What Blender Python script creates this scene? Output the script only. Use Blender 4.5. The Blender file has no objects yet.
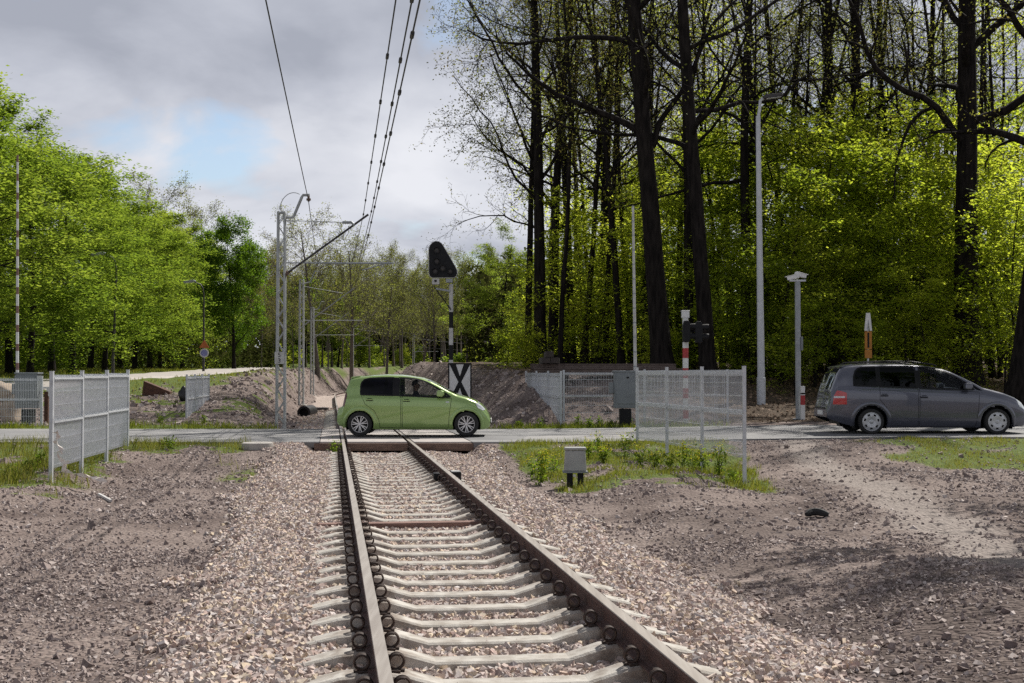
import bpy, bmesh, math, random
import numpy as np
from mathutils import Vector, Matrix

SC = bpy.context.scene
COL = SC.collection
F, HY, H = 1335.0, 376.6, 1.459          # focal length in pixels, horizon row, eye height above the rails
R = math.radians
rngG = np.random.default_rng(7)


def P(px, py, Y):
    return Vector(((px - 512) / F * Y, Y, H + (HY - py) / F * Y))


def XX(px, Y):
    return (px - 512) / F * Y


# ------------------------------------------------------------------ custom properties
def tag(o, label=None, cat=None, group=None, kind=None):
    if label: o['label'] = label
    if cat: o['category'] = cat
    if group: o['group'] = group
    if kind: o['kind'] = kind
    return o


def empty(name, label, cat, loc=(0, 0, 0), rz=0.0, group=None):
    o = bpy.data.objects.new(name, None)
    o.empty_display_size = 0.2
    COL.objects.link(o)
    o.location = loc
    o.rotation_euler = (0, 0, rz)
    return tag(o, label, cat, group)


def copy_tree(o, parent=None):
    c = o.copy()
    COL.objects.link(c)
    if parent is not None:
        c.parent = parent
    for ch in list(o.children):
        copy_tree(ch, c)
    return c


# ------------------------------------------------------------------ materials
def new_mat(name):
    m = bpy.data.materials.new(name)
    m.use_nodes = True
    nt = m.node_tree
    nt.nodes.clear()
    return m, nt, nt.nodes, nt.links


def N(nodes, t, **kw):
    n = nodes.new(t)
    for k, v in kw.items():
        setattr(n, k, v)
    return n


def ramp(nodes, stops):
    r = nodes.new('ShaderNodeValToRGB')
    cr = r.color_ramp
    while len(cr.elements) < len(stops):
        cr.elements.new(0.5)
    for e, (p, c) in zip(cr.elements, stops):
        e.position = p
        e.color = (*c, 1) if len(c) == 3 else c
    return r


def pmat(name, c1, c2=None, scale=6.0, rough=0.7, metal=0.0, bump=0.0, bscale=None, coat=0.0, spec=0.5, detail=6.0, stretch=None):
    m, nt, nd, lk = new_mat(name)
    out = N(nd, 'ShaderNodeOutputMaterial')
    b = N(nd, 'ShaderNodeBsdfPrincipled')
    b.inputs['Roughness'].default_value = rough
    b.inputs['Metallic'].default_value = metal
    b.inputs['Coat Weight'].default_value = coat
    b.inputs['Specular IOR Level'].default_value = spec
    lk.new(b.outputs[0], out.inputs[0])
    tc = N(nd, 'ShaderNodeTexCoord')
    src = tc.outputs['Object']
    if stretch:
        mp = N(nd, 'ShaderNodeMapping')
        mp.inputs['Scale'].default_value = stretch
        lk.new(src, mp.inputs[0]); src = mp.outputs[0]
    nz = N(nd, 'ShaderNodeTexNoise')
    nz.inputs['Scale'].default_value = scale
    nz.inputs['Detail'].default_value = detail
    lk.new(src, nz.inputs['Vector'])
    if c2 is None:
        c2 = tuple(x * 0.8 for x in c1)
    rp = ramp(nd, [(0.35, c1), (0.65, c2)])
    lk.new(nz.outputs[0], rp.inputs[0])
    lk.new(rp.outputs[0], b.inputs['Base Color'])
    if bump:
        n2 = N(nd, 'ShaderNodeTexNoise')
        n2.inputs['Scale'].default_value = bscale or scale * 4
        n2.inputs['Detail'].default_value = 5
        lk.new(src, n2.inputs['Vector'])
        bp = N(nd, 'ShaderNodeBump')
        bp.inputs['Strength'].default_value = bump
        bp.inputs['Distance'].default_value = 0.02
        lk.new(n2.outputs[0], bp.inputs['Height'])
        lk.new(bp.outputs[0], b.inputs['Normal'])
    return m


def island_mat(name, cols, rough=0.85, bump=0.0):
    """colour picked per loose piece (a stone, a leaf)"""
    m, nt, nd, lk = new_mat(name)
    out = N(nd, 'ShaderNodeOutputMaterial')
    b = N(nd, 'ShaderNodeBsdfPrincipled')
    b.inputs['Roughness'].default_value = rough
    b.inputs['Specular IOR Level'].default_value = 0.3
    g = N(nd, 'ShaderNodeNewGeometry')
    n = len(cols)
    rp = ramp(nd, [(i / (n - 1), c) for i, c in enumerate(cols)])
    lk.new(g.outputs['Random Per Island'], rp.inputs[0])
    nz = N(nd, 'ShaderNodeTexNoise'); nz.inputs['Scale'].default_value = 60
    tc = N(nd, 'ShaderNodeTexCoord'); lk.new(tc.outputs['Object'], nz.inputs['Vector'])
    mx = N(nd, 'ShaderNodeMix', data_type='RGBA', blend_type='MULTIPLY')
    mx.inputs[0].default_value = 0.5
    r2 = ramp(nd, [(0.3, (0.6, 0.58, 0.56)), (0.7, (1.25, 1.25, 1.25))])
    lk.new(nz.outputs[0], r2.inputs[0])
    lk.new(rp.outputs[0], mx.inputs[6]); lk.new(r2.outputs[0], mx.inputs[7])
    lk.new(mx.outputs[2], b.inputs['Base Color'])
    lk.new(b.outputs[0], out.inputs[0])
    return m


def leaf_mat(name, dcols, tcols, tw=0.5, gloss=0.015):
    m, nt, nd, lk = new_mat(name)
    out = N(nd, 'ShaderNodeOutputMaterial')
    g = N(nd, 'ShaderNodeNewGeometry')
    oi = N(nd, 'ShaderNodeObjectInfo')
    n = len(dcols)
    r1 = ramp(nd, [(i / (n - 1), c) for i, c in enumerate(dcols)])
    r2 = ramp(nd, [(i / (n - 1), c) for i, c in enumerate(tcols)])
    # tree to tree shift
    ad = N(nd, 'ShaderNodeMath', operation='MULTIPLY_ADD')
    lk.new(oi.outputs['Random'], ad.inputs[0]); ad.inputs[1].default_value = 0.5
    ml = N(nd, 'ShaderNodeMath', operation='MULTIPLY'); ml.inputs[1].default_value = 0.5
    lk.new(g.outputs['Random Per Island'], ml.inputs[0])
    lk.new(ml.outputs[0], ad.inputs[2])
    lk.new(ad.outputs[0], r1.inputs[0]); lk.new(ad.outputs[0], r2.inputs[0])
    d = N(nd, 'ShaderNodeBsdfDiffuse'); t = N(nd, 'ShaderNodeBsdfTranslucent')
    gl = N(nd, 'ShaderNodeBsdfGlossy'); gl.inputs['Roughness'].default_value = 0.45
    gl.inputs['Color'].default_value = (0.6, 0.65, 0.6, 1)
    lk.new(r1.outputs[0], d.inputs[0]); lk.new(r2.outputs[0], t.inputs[0])
    mx = N(nd, 'ShaderNodeMixShader'); mx.inputs[0].default_value = tw
    lk.new(d.outputs[0], mx.inputs[1]); lk.new(t.outputs[0], mx.inputs[2])
    m2 = N(nd, 'ShaderNodeMixShader'); m2.inputs[0].default_value = gloss
    lk.new(mx.outputs[0], m2.inputs[1]); lk.new(gl.outputs[0], m2.inputs[2])
    lk.new(m2.outputs[0], out.inputs[0])
    return m


def glass_mat(name, tint, ior=1.28):
    m, nt, nd, lk = new_mat(name)
    out = N(nd, 'ShaderNodeOutputMaterial')
    t = N(nd, 'ShaderNodeBsdfTransparent'); t.inputs[0].default_value = (*tint, 1)
    g = N(nd, 'ShaderNodeBsdfGlossy'); g.inputs['Roughness'].default_value = 0.02
    g.inputs['Color'].default_value = (0.9, 0.95, 1, 1)
    fr = N(nd, 'ShaderNodeFresnel'); fr.inputs[0].default_value = ior
    mx = N(nd, 'ShaderNodeMixShader')
    lk.new(fr.outputs[0], mx.inputs[0]); lk.new(t.outputs[0], mx.inputs[1]); lk.new(g.outputs[0], mx.inputs[2])
    lk.new(mx.outputs[0], out.inputs[0])
    return m


M = {}
M['galv'] = pmat('galvanised_steel', (0.56, 0.58, 0.61), (0.47, 0.49, 0.52), 9, 0.55, 0.25)
M['galv_dull'] = pmat('weathered_galvanised', (0.36, 0.38, 0.40), (0.27, 0.29, 0.31), 7, 0.6, 0.4)
M['mast'] = pmat('mast_paint', (0.40, 0.42, 0.43), (0.30, 0.31, 0.32), 5, 0.7)
M['dark_metal'] = pmat('dark_metal', (0.04, 0.04, 0.045), (0.065, 0.055, 0.05), 12, 0.55, 0.3)
M['black'] = pmat('black_paint', (0.008, 0.008, 0.010), (0.013, 0.013, 0.015), 8, 0.5, spec=0.2)
M['white'] = pmat('white_paint', (0.72, 0.72, 0.72), (0.62, 0.62, 0.61), 6, 0.5)
M['offwhite'] = pmat('greyed_white', (0.55, 0.55, 0.54), (0.42, 0.41, 0.40), 5, 0.6)
M['red'] = pmat('red_paint', (0.42, 0.03, 0.035), (0.33, 0.03, 0.03), 6, 0.5)
M['red_faded'] = pmat('weathered_red_paint', (0.20, 0.11, 0.095), (0.16, 0.095, 0.085), 6, 0.6)
M['yellow'] = pmat('yellow_paint', (0.42, 0.17, 0.012), (0.34, 0.13, 0.012), 6, 0.5)
M['boxgrey'] = pmat('cabinet_grey', (0.20, 0.22, 0.235), (0.17, 0.185, 0.20), 4, 0.6)
M['boxlight'] = pmat('box_light_grey', (0.33, 0.34, 0.34), (0.26, 0.265, 0.265), 5, 0.65)
M['rust'] = pmat('rusty_steel', (0.115, 0.055, 0.035), (0.07, 0.038, 0.028), 10, 0.85, 0.2, bump=0.3, bscale=60)
M['rail_side'] = pmat('rail_rust', (0.085, 0.042, 0.034), (0.055, 0.030, 0.027), 8, 0.8, 0.25, bump=0.2, bscale=50)
M['rail_top'] = pmat('rail_worn_top', (0.36, 0.33, 0.30), (0.27, 0.24, 0.215), 3, 0.5, 0.35, stretch=(8, .4, 1))
M['clip'] = pmat('clip_steel', (0.030, 0.022, 0.020), (0.075, 0.045, 0.034), 25, 0.75, 0.2)
M['sleeper'] = pmat('sleeper_concrete', (0.47, 0.45, 0.415), (0.36, 0.335, 0.305), 7, 0.9, bump=0.25, bscale=90, detail=9)
M['timber'] = pmat('brown_timber', (0.185, 0.125, 0.098), (0.12, 0.08, 0.065), 5, 0.9, bump=0.4, bscale=40, stretch=(1, 6, 6))
M['old_rail'] = pmat('old_rail', (0.15, 0.115, 0.10), (0.10, 0.075, 0.065), 8, 0.7, 0.2, bump=0.2, bscale=50)
M['timber_faded'] = pmat('faded_red_timber', (0.24, 0.145, 0.12), (0.16, 0.10, 0.085), 5, 0.9, bump=0.4, bscale=40, stretch=(1, 6, 6))
M['timber_dark'] = pmat('tarred_timber', (0.035, 0.028, 0.026), (0.06, 0.048, 0.042), 5, 0.9, bump=0.4, bscale=30)
M['deck'] = pmat('deck_concrete', (0.40, 0.36, 0.34), (0.30, 0.28, 0.27), 2.5, 0.85, bump=0.15, bscale=70)
M['concrete'] = pmat('grey_concrete', (0.42, 0.40, 0.37), (0.31, 0.29, 0.27), 4, 0.9, bump=0.25, bscale=60)
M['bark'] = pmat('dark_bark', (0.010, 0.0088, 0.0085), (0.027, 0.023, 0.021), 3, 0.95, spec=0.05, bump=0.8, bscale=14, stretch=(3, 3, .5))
M['bark_grey'] = pmat('grey_bark', (0.155, 0.130, 0.112), (0.095, 0.080, 0.070), 3, 0.95, bump=0.5, bscale=14, stretch=(3, 3, .5))
M['boulder'] = pmat('pale_boulder', (0.42, 0.34, 0.26), (0.28, 0.22, 0.17), 3, 0.95, bump=0.6, bscale=12)
M['tyre'] = pmat('tyre_rubber', (0.014, 0.014, 0.015), (0.022, 0.022, 0.022), 10, 0.85)
M['alloy'] = pmat('wheel_alloy', (0.56, 0.57, 0.58), (0.50, 0.50, 0.52), 8, 0.35, 0.7)
M['hubcap'] = pmat('hubcap_silver', (0.50, 0.51, 0.53), (0.43, 0.44, 0.46), 8, 0.4, 0.5)
M['trim'] = pmat('black_trim', (0.008, 0.008, 0.010), (0.012, 0.012, 0.014), 10, 0.35, spec=0.2)
M['interior'] = pmat('car_interior', (0.014, 0.014, 0.016), (0.02, 0.02, 0.021), 10, 0.9, spec=0.1)
M['green_paint'] = pmat('pale_green_car_paint', (0.255, 0.385, 0.12), (0.245, 0.37, 0.115), 2, 0.28, 0.25, coat=0.9)
M['grey_paint'] = pmat('grey_metallic_car_paint', (0.092, 0.097, 0.128), (0.086, 0.091, 0.12), 2, 0.28, 0.4, coat=0.9)
M['glass_dark'] = glass_mat('privacy_glass', (0.05, 0.05, 0.08))
M['glass_clear'] = glass_mat('tinted_glass', (0.80, 0.84, 0.84))
M['screen'] = pmat('windscreen_glass', (0.02, 0.025, 0.03), (0.02, 0.025, 0.03), 2, 0.03, coat=0.5)
M['lamp_clear'] = pmat('headlamp_lens', (0.62, 0.65, 0.68), (0.5, 0.53, 0.55), 20, 0.12, coat=0.6)
M['lamp_red'] = pmat('tail_lamp_lens', (0.50, 0.012, 0.018), (0.40, 0.01, 0.015), 20, 0.15, coat=0.8)
M['lamp_red_dark'] = pmat('dark_tail_lamp', (0.13, 0.02, 0.02), (0.09, 0.015, 0.018), 20, 0.15, coat=0.8)
M['skin'] = pmat('skin', (0.48, 0.28, 0.20), (0.44, 0.25, 0.18), 10, 0.6)
M['hair'] = pmat('dark_hair', (0.03, 0.02, 0.015), (0.05, 0.035, 0.025), 20, 0.7)
M['jacket'] = pmat('dark_cloth', (0.04, 0.045, 0.06), (0.03, 0.032, 0.045), 12, 0.9)
M['shirt'] = pmat('brown_cloth', (0.12, 0.07, 0.055), (0.09, 0.055, 0.045), 12, 0.9)
M['sack'] = pmat('black_plastic', (0.012, 0.012, 0.014), (0.025, 0.024, 0.024), 6, 0.4, bump=0.6, bscale=8)
M['blue_sign'] = pmat('blue_sign', (0.16, 0.18, 0.42), (0.2, 0.2, 0.42), 6, 0.5)
M['orange_sign'] = pmat('orange_sign', (0.42, 0.12, 0.03), (0.35, 0.09, 0.03), 6, 0.5)
M['wire'] = pmat('overhead_wire', (0.05, 0.052, 0.055), (0.04, 0.042, 0.045), 5, 0.5, 0.5)
M['lamp_glass'] = pmat('lamp_cover', (0.62, 0.63, 0.62), (0.55, 0.56, 0.55), 5, 0.3)
M['tape'] = pmat('barrier_tape', (0.70, 0.67, 0.63), (0.60, 0.50, 0.45), 14, 0.5)

def stain_sleeper(m):
    nt = m.node_tree; nd = nt.nodes; lk = nt.links
    b = next(n for n in nd if n.type == 'BSDF_PRINCIPLED'); old = b.inputs['Base Color'].links[0].from_socket
    tc = N(nd, 'ShaderNodeTexCoord'); sp = N(nd, 'ShaderNodeSeparateXYZ'); lk.new(tc.outputs['Object'], sp.inputs[0])
    ab = N(nd, 'ShaderNodeMath', operation='ABSOLUTE'); lk.new(sp.outputs[0], ab.inputs[0])
    df = N(nd, 'ShaderNodeMath', operation='SUBTRACT'); lk.new(ab.outputs[0], df.inputs[0]); df.inputs[1].default_value = .7535
    a2 = N(nd, 'ShaderNodeMath', operation='ABSOLUTE'); lk.new(df.outputs[0], a2.inputs[0])
    oi = N(nd, 'ShaderNodeObjectInfo')
    of = N(nd, 'ShaderNodeVectorMath', operation='ADD'); lk.new(tc.outputs['Object'], of.inputs[0])
    cb = N(nd, 'ShaderNodeCombineXYZ'); ml = N(nd, 'ShaderNodeMath', operation='MULTIPLY'); ml.inputs[1].default_value = 37; lk.new(oi.outputs['Random'], ml.inputs[0]); lk.new(ml.outputs[0], cb.inputs[1]); lk.new(cb.outputs[0], of.inputs[1])
    nz = N(nd, 'ShaderNodeTexNoise'); nz.inputs['Scale'].default_value = 9; nz.inputs['Detail'].default_value = 6; lk.new(of.outputs[0], nz.inputs['Vector'])
    ad = N(nd, 'ShaderNodeMath', operation='MULTIPLY_ADD'); lk.new(nz.outputs[0], ad.inputs[0]); ad.inputs[1].default_value = .5; lk.new(a2.outputs[0], ad.inputs[2])
    mr = N(nd, 'ShaderNodeMapRange'); mr.inputs[1].default_value = .50; mr.inputs[2].default_value = .24; mr.inputs[4].default_value = .8; lk.new(ad.outputs[0], mr.inputs[0])
    mx = N(nd, 'ShaderNodeMix', data_type='RGBA'); lk.new(mr.outputs[0], mx.inputs[0]); lk.new(old, mx.inputs[6]); mx.inputs[7].default_value = (.15, .095, .07, 1)
    gr = ramp(nd, [(.38, (.62, .58, .54)), (.58, (1, 1, 1))]); lk.new(nz.outputs[0], gr.inputs[0])
    m2 = N(nd, 'ShaderNodeMix', data_type='RGBA', blend_type='MULTIPLY'); m2.inputs[0].default_value = .7; lk.new(mx.outputs[2], m2.inputs[6]); lk.new(gr.outputs[0], m2.inputs[7])
    lk.new(m2.outputs[2], b.inputs['Base Color'])


stain_sleeper(M['sleeper'])
LIME_D = [(0.062, 0.110, 0.016), (0.108, 0.166, 0.022), (0.155, 0.205, 0.034)]
LIME_T = [(0.19, 0.30, 0.026), (0.34, 0.46, 0.040), (0.46, 0.54, 0.068)]
M['leaf_lime'] = leaf_mat('lime_leaves', LIME_D, LIME_T, 0.5)
M['leaf_green'] = leaf_mat('green_leaves', [(0.035, 0.08, 0.008), (0.055, 0.115, 0.012), (0.08, 0.145, 0.014)],
                           [(0.10, 0.20, 0.012), (0.16, 0.29, 0.016), (0.22, 0.36, 0.02)], 0.45)
M['leaf_under'] = leaf_mat('understory_leaves', [(0.05, 0.08, 0.014), (0.085, 0.12, 0.018), (0.135, 0.165, 0.028)],
                           [(0.26, 0.37, 0.028), (0.58, 0.68, 0.05), (0.80, 0.82, 0.10)], 0.64)
M['leaf_pale'] = leaf_mat('young_pale_leaves', [(0.10, 0.11, 0.03), (0.12, 0.13, 0.025), (0.11, 0.085, 0.03)],
                          [(0.24, 0.27, 0.06), (0.30, 0.33, 0.06), (0.26, 0.19, 0.06)], 0.5)
M['leaf_far'] = leaf_mat('far_leaves', [(0.09, 0.115, 0.025), (0.12, 0.13, 0.035), (0.13, 0.11, 0.055)],
                         [(0.20, 0.26, 0.04), (0.28, 0.31, 0.06), (0.25, 0.21, 0.09)], 0.5)
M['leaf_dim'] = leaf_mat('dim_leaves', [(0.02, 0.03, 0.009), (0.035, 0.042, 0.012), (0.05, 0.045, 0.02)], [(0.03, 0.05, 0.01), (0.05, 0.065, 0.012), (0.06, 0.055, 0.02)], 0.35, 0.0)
M['grass'] = leaf_mat('grass_blades', [(0.055, 0.085, 0.012), (0.12, 0.145, 0.022), (0.17, 0.17, 0.035), (0.30, 0.26, 0.12)],
                      [(0.13, 0.20, 0.02), (0.26, 0.31, 0.03), (0.34, 0.33, 0.05), (0.40, 0.34, 0.15)], 0.42)
M['weed'] = leaf_mat('weed_leaves', [(0.07, 0.12, 0.012), (0.10, 0.15, 0.015)], [(0.18, 0.28, 0.02), (0.26, 0.36, 0.03)], 0.45)
M['flower'] = leaf_mat('yellow_flowers', [(0.45, 0.40, 0.02), (0.52, 0.46, 0.03)], [(0.5, 0.45, 0.02), (0.5, 0.46, 0.03)], 0.4)
M['ballast'] = island_mat('ballast_stone', [(0.343, 0.262, 0.234), (0.508, 0.419, 0.380), (0.254, 0.209, 0.200), (0.571, 0.484, 0.427), (0.381, 0.354, 0.358),
                                            (0.601, 0.498, 0.372), (0.419, 0.308, 0.276), (0.585, 0.550, 0.538)])
M['rubble'] = island_mat('dirty_stone', [(0.186, 0.148, 0.139), (0.306, 0.254, 0.236), (0.154, 0.122, 0.118), (0.394, 0.339, 0.316), (0.241, 0.191, 0.177), (0.274, 0.223, 0.209), (0.525, 0.466, 0.439)])
M['litter'] = island_mat('fallen_leaves', [(0.16, 0.10, 0.06), (0.22, 0.15, 0.10), (0.09, 0.06, 0.04), (0.28, 0.20, 0.14)])


# ------------------------------------------------------------------ mesh builder
def link_mesh(name, me, mats, parent=None, loc=None):
    for m in (mats if isinstance(mats, (list, tuple)) else [mats]):
        me.materials.append(m)
    o = bpy.data.objects.new(name, me)
    COL.objects.link(o)
    if parent is not None: o.parent = parent
    if loc is not None: o.location = loc
    return o


def mesh_np(name, verts, faces, smooth=False, mats_idx=None):
    """verts (N,3); faces (M,k) int array"""
    me = bpy.data.meshes.new(name)
    verts = np.ascontiguousarray(verts, dtype=np.float32)
    faces = np.ascontiguousarray(faces, dtype=np.int32)
    m, k = faces.shape
    me.vertices.add(len(verts)); me.vertices.foreach_set('co', verts.ravel())
    me.loops.add(m * k); me.loops.foreach_set('vertex_index', faces.ravel())
    me.polygons.add(m)
    me.polygons.foreach_set('loop_start', np.arange(0, m * k, k, dtype=np.int32))
    me.polygons.foreach_set('use_smooth', np.full(m, bool(smooth)))
    if mats_idx is not None:
        me.polygons.foreach_set('material_index', np.asarray(mats_idx, dtype=np.int32))
    me.update(calc_edges=True)
    me.validate(clean_customdata=False)
    return me


class MB:
    def __init__(s):
        s.v = []; s.f = []; s.m = []; s.n = 0

    def add(s, verts, faces, mi=0):
        b = s.n
        s.v.extend([tuple(p) for p in verts]); s.n += len(verts)
        for f in faces:
            s.f.append(tuple(i + b for i in f)); s.m.append(mi)
        return s

    def box(s, c, size, mi=0, rot=None):
        hx, hy, hz = size[0] / 2, size[1] / 2, size[2] / 2
        pts = [Vector((x, y, z)) for x in (-hx, hx) for y in (-hy, hy) for z in (-hz, hz)]
        if rot is not None: pts = [rot @ p for p in pts]
        c = Vector(c)
        fs = [(0, 1, 3, 2), (4, 6, 7, 5), (0, 4, 5, 1), (2, 3, 7, 6), (0, 2, 6, 4), (1, 5, 7, 3)]
        return s.add([p + c for p in pts], fs, mi)

    def bar(s, a, b, w, mi=0, h=None):
        """square bar from a to b"""
        a, b = Vector(a), Vector(b)
        d = (b - a); L = d.length
        q = d.to_track_quat('Z', 'Y').to_matrix()
        return s.box((a + b) / 2, (w, h or w, L), mi, q)

    def tube(s, pts, r, k=8, mi=0, cap=True):
        pts = [Vector(p) for p in pts]
        rr = r if isinstance(r, (list, tuple)) else [r] * len(pts)
        vs = []; fs = []
        prev = None
        for i, p in enumerate(pts):
            d = (pts[min(i + 1, len(pts) - 1)] - pts[max(i - 1, 0)])
            if d.length < 1e-9: d = Vector((0, 0, 1))
            d.normalize()
            if prev is None:
                a = Vector((1, 0, 0)) if abs(d.x) < .9 else Vector((0, 1, 0))
                u = d.cross(a).normalized()
            else:
                u = (prev - d * prev.dot(d)).normalized()
            prev = u
            w = d.cross(u)
            for j in range(k):
                t = 2 * math.pi * j / k
                vs.append(p + (u * math.cos(t) + w * math.sin(t)) * rr[i])
        for i in range(len(pts) - 1):
            for j in range(k):
                fs.append((i * k + j, i * k + (j + 1) % k, (i + 1) * k + (j + 1) % k, (i + 1) * k + j))
        if cap:
            fs.append(tuple(range(k))[::-1]); fs.append(tuple((len(pts) - 1) * k + j for j in range(k)))
        return s.add(vs, fs, mi)

    def lathe(s, prof, n=24, mi=0, mat=None):
        """profile (r,z) round Z; mat transforms"""
        vs = []; fs = []
        for (r, z) in prof:
            for j in range(n):
                t = 2 * math.pi * j / n
                p = Vector((r * math.cos(t), r * math.sin(t), z))
                vs.append(mat @ p if mat is not None else p)
        for i in range(len(prof) - 1):
            for j in range(n):
                fs.append((i * n + j, i * n + (j + 1) % n, (i + 1) * n + (j + 1) % n, (i + 1) * n + j))
        return s.add(vs, fs, mi)

    def prism(s, poly, y0, y1, mi=0, axis='Y'):
        """polygon (x,z) extruded along y"""
        n = len(poly)
        vs = [(x, y0, z) for x, z in poly] + [(x, y1, z) for x, z in poly]
        if axis == 'X': vs = [(b, a, c) for a, b, c in vs]
        if axis == 'Z': vs = [(a, c, b) for a, b, c in vs]
        fs = [tuple(range(n)), tuple(range(2 * n - 1, n - 1, -1))]
        fs += [(i, i + n, (i + 1) % n + n, (i + 1) % n) for i in range(n)]
        return s.add(vs, fs, mi)

    def build(s, name, mats, parent=None, smooth=False, bevel=0.0, loc=None, fixn=True):
        me = bpy.data.meshes.new(name)
        me.from_pydata(s.v, [], s.f)
        me.polygons.foreach_set('material_index', s.m)
        if fixn:
            bm = bmesh.new(); bm.from_mesh(me)
            bmesh.ops.recalc_face_normals(bm, faces=bm.faces)
            bm.to_mesh(me); bm.free()
        if smooth:
            me.polygons.foreach_set('use_smooth', [True] * len(me.polygons))
            try: me.set_sharp_from_angle(angle=R(38))
            except Exception: pass
        me.update()
        o = link_mesh(name, me, mats, parent, loc)
        if bevel:
            b = o.modifiers.new('bevel', 'BEVEL'); b.width = bevel; b.segments = 2; b.limit_method = 'ANGLE'
        return o


# ------------------------------------------------------------------ noise and terrain
_tab = np.random.default_rng(3).random((256, 256))


def vnoise(x, y):
    x = np.asarray(x, float); y = np.asarray(y, float)
    xi = np.floor(x).astype(int); yi = np.floor(y).astype(int)
    fx = x - xi; fy = y - yi
    fx = fx * fx * (3 - 2 * fx); fy = fy * fy * (3 - 2 * fy)
    a = _tab[xi % 256, yi % 256]; b = _tab[(xi + 1) % 256, yi % 256]
    c = _tab[xi % 256, (yi + 1) % 256]; d = _tab[(xi + 1) % 256, (yi + 1) % 256]
    return (a * (1 - fx) + b * fx) * (1 - fy) + (c * (1 - fx) + d * fx) * fy


def fbm(x, y, oct=4):
    s = 0; a = .5
    for i in range(oct):
        s = s + a * vnoise(x + 17.3 * i, y + 9.1 * i); x = x * 2.03; y = y * 2.03; a *= .5
    return s / (1 - .5 ** oct) - .5


def sm(a, b, x):
    t = np.clip((np.asarray(x, float) - a) / (b - a), 0, 1)
    return t * t * (3 - 2 * t)


def cen(Y):
    Y = np.asarray(Y, float)
    d = np.clip(Y - 105, 0, 145)
    return 1.027 - .1351 * Y + d * d / 500. + np.maximum(Y - 250, 0) * (145 / 250.)


def uu(X, Y):
    return (np.asarray(X, float) - cen(Y)) * .991


def zroad(X):
    return .11 * sm(0, 9, X)


ROAD0, ROAD1 = 29.8, 37.3


def terrain(X, Y):
    X = np.asarray(X, float); Y = np.asarray(Y, float)
    u = uu(X, Y); au = np.abs(u)
    n1 = fbm(X * .6, Y * .6, 4); n2 = fbm(X * 2.3 + 40, Y * 2.3, 4)
    bed = np.interp(au, [0, .45, .75, 1.2, 1.6, 2.7], [-.282, -.282, -.250, -.236, -.268, -.46]) + .018 * sm(12, 20, Y)
    # ---- near side
    left = -.46 + .22 * sm(4.4, 6.0, -u + n1 * 1.2) + .06 * sm(8, 14, -u) + n1 * .10 * sm(2.4, 4, -u)
    right = -.45 + .18 * sm(2.6, 4.2, u) + n1 * .22 * sm(2.6, 4.5, u) + n2 * .10 * sm(2.6, 4.5, u)
    right = right + .14 * np.exp(-((X - 3.4) / 1.2) ** 2 - ((Y - 9.5) / 2.2) ** 2) - .10 * np.exp(-((X - 3.6 - .05 * (Y - 14)) / .8) ** 2) * sm(12, 16, Y)
    near = np.where(u < 0, left, right)
    near = np.where(au < 2.4, bed + (near - bed) * sm(2.0, 2.4, au), near)
    zr = zroad(X) - .035
    t = sm(25.0, 29.3, Y) * sm(1.9, 2.3, np.where(u > 0, u, au * 1.35))
    near = near + (zr - near) * t
    # ---- far side
    L = np.interp(Y, [37.3, 41, 45, 52, 56, 60, 68, 88, 120, 170, 300, 420], [-.04, .0, .22, .74, 1.18, 1.38, 1.56, 1.85, 2.15, 2.6, 4.5, 9])
    Rr = np.interp(Y, [37.3, 40.3, 43, 46.5, 52, 60, 75, 100, 170, 300, 420], [-.02, .05, .65, 1.35, 1.6, 1.75, 2.1, 2.5, 3.0, 5, 9])
    R2 = np.interp(Y, [37.3, 41, 45, 51, 66, 100, 170, 300, 420], [.06, .16, .50, 1.15, 2.0, 2.6, 3.1, 5, 9])
    Rr = Rr + (R2 - Rr) * sm(5.5, 8.5, X)
    corridor = -.32 - .06 * sm(1.6, 2.4, au)
    wl = sm(2.4, 4.7, -u + n1 * .8); wr = sm(2.6, 6.2, u + n1 * .8)
    far = np.where(u < 0, corridor + (L - corridor) * wl, corridor + (Rr - corridor) * wr)
    # verge close to the road
    vg = sm(41.0, 38.6, Y) * sm(1.9, 2.6, au)
    far = far + (zr - far) * vg
    amp = sm(39.5, 43, Y) * sm(2.6, 5, au)
    far = far + amp * np.where(u < 0, .40, .62) * (n1 * .5 + n2 * .22 * sm(66, 48, Y))
    g = np.exp(-((u + 4.6) / 1.6) ** 2 - ((Y - 54) / 7) ** 2) * .35
    under = zr - .02
    z = np.where(Y < ROAD0, near, np.where(Y > ROAD1, far, np.where(np.where(u > 0, u < 2.0, u > -1.4), -.32, under)))
    return z


def tz(X, Y):
    return float(terrain(np.array([X]), np.array([Y]))[0])


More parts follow.
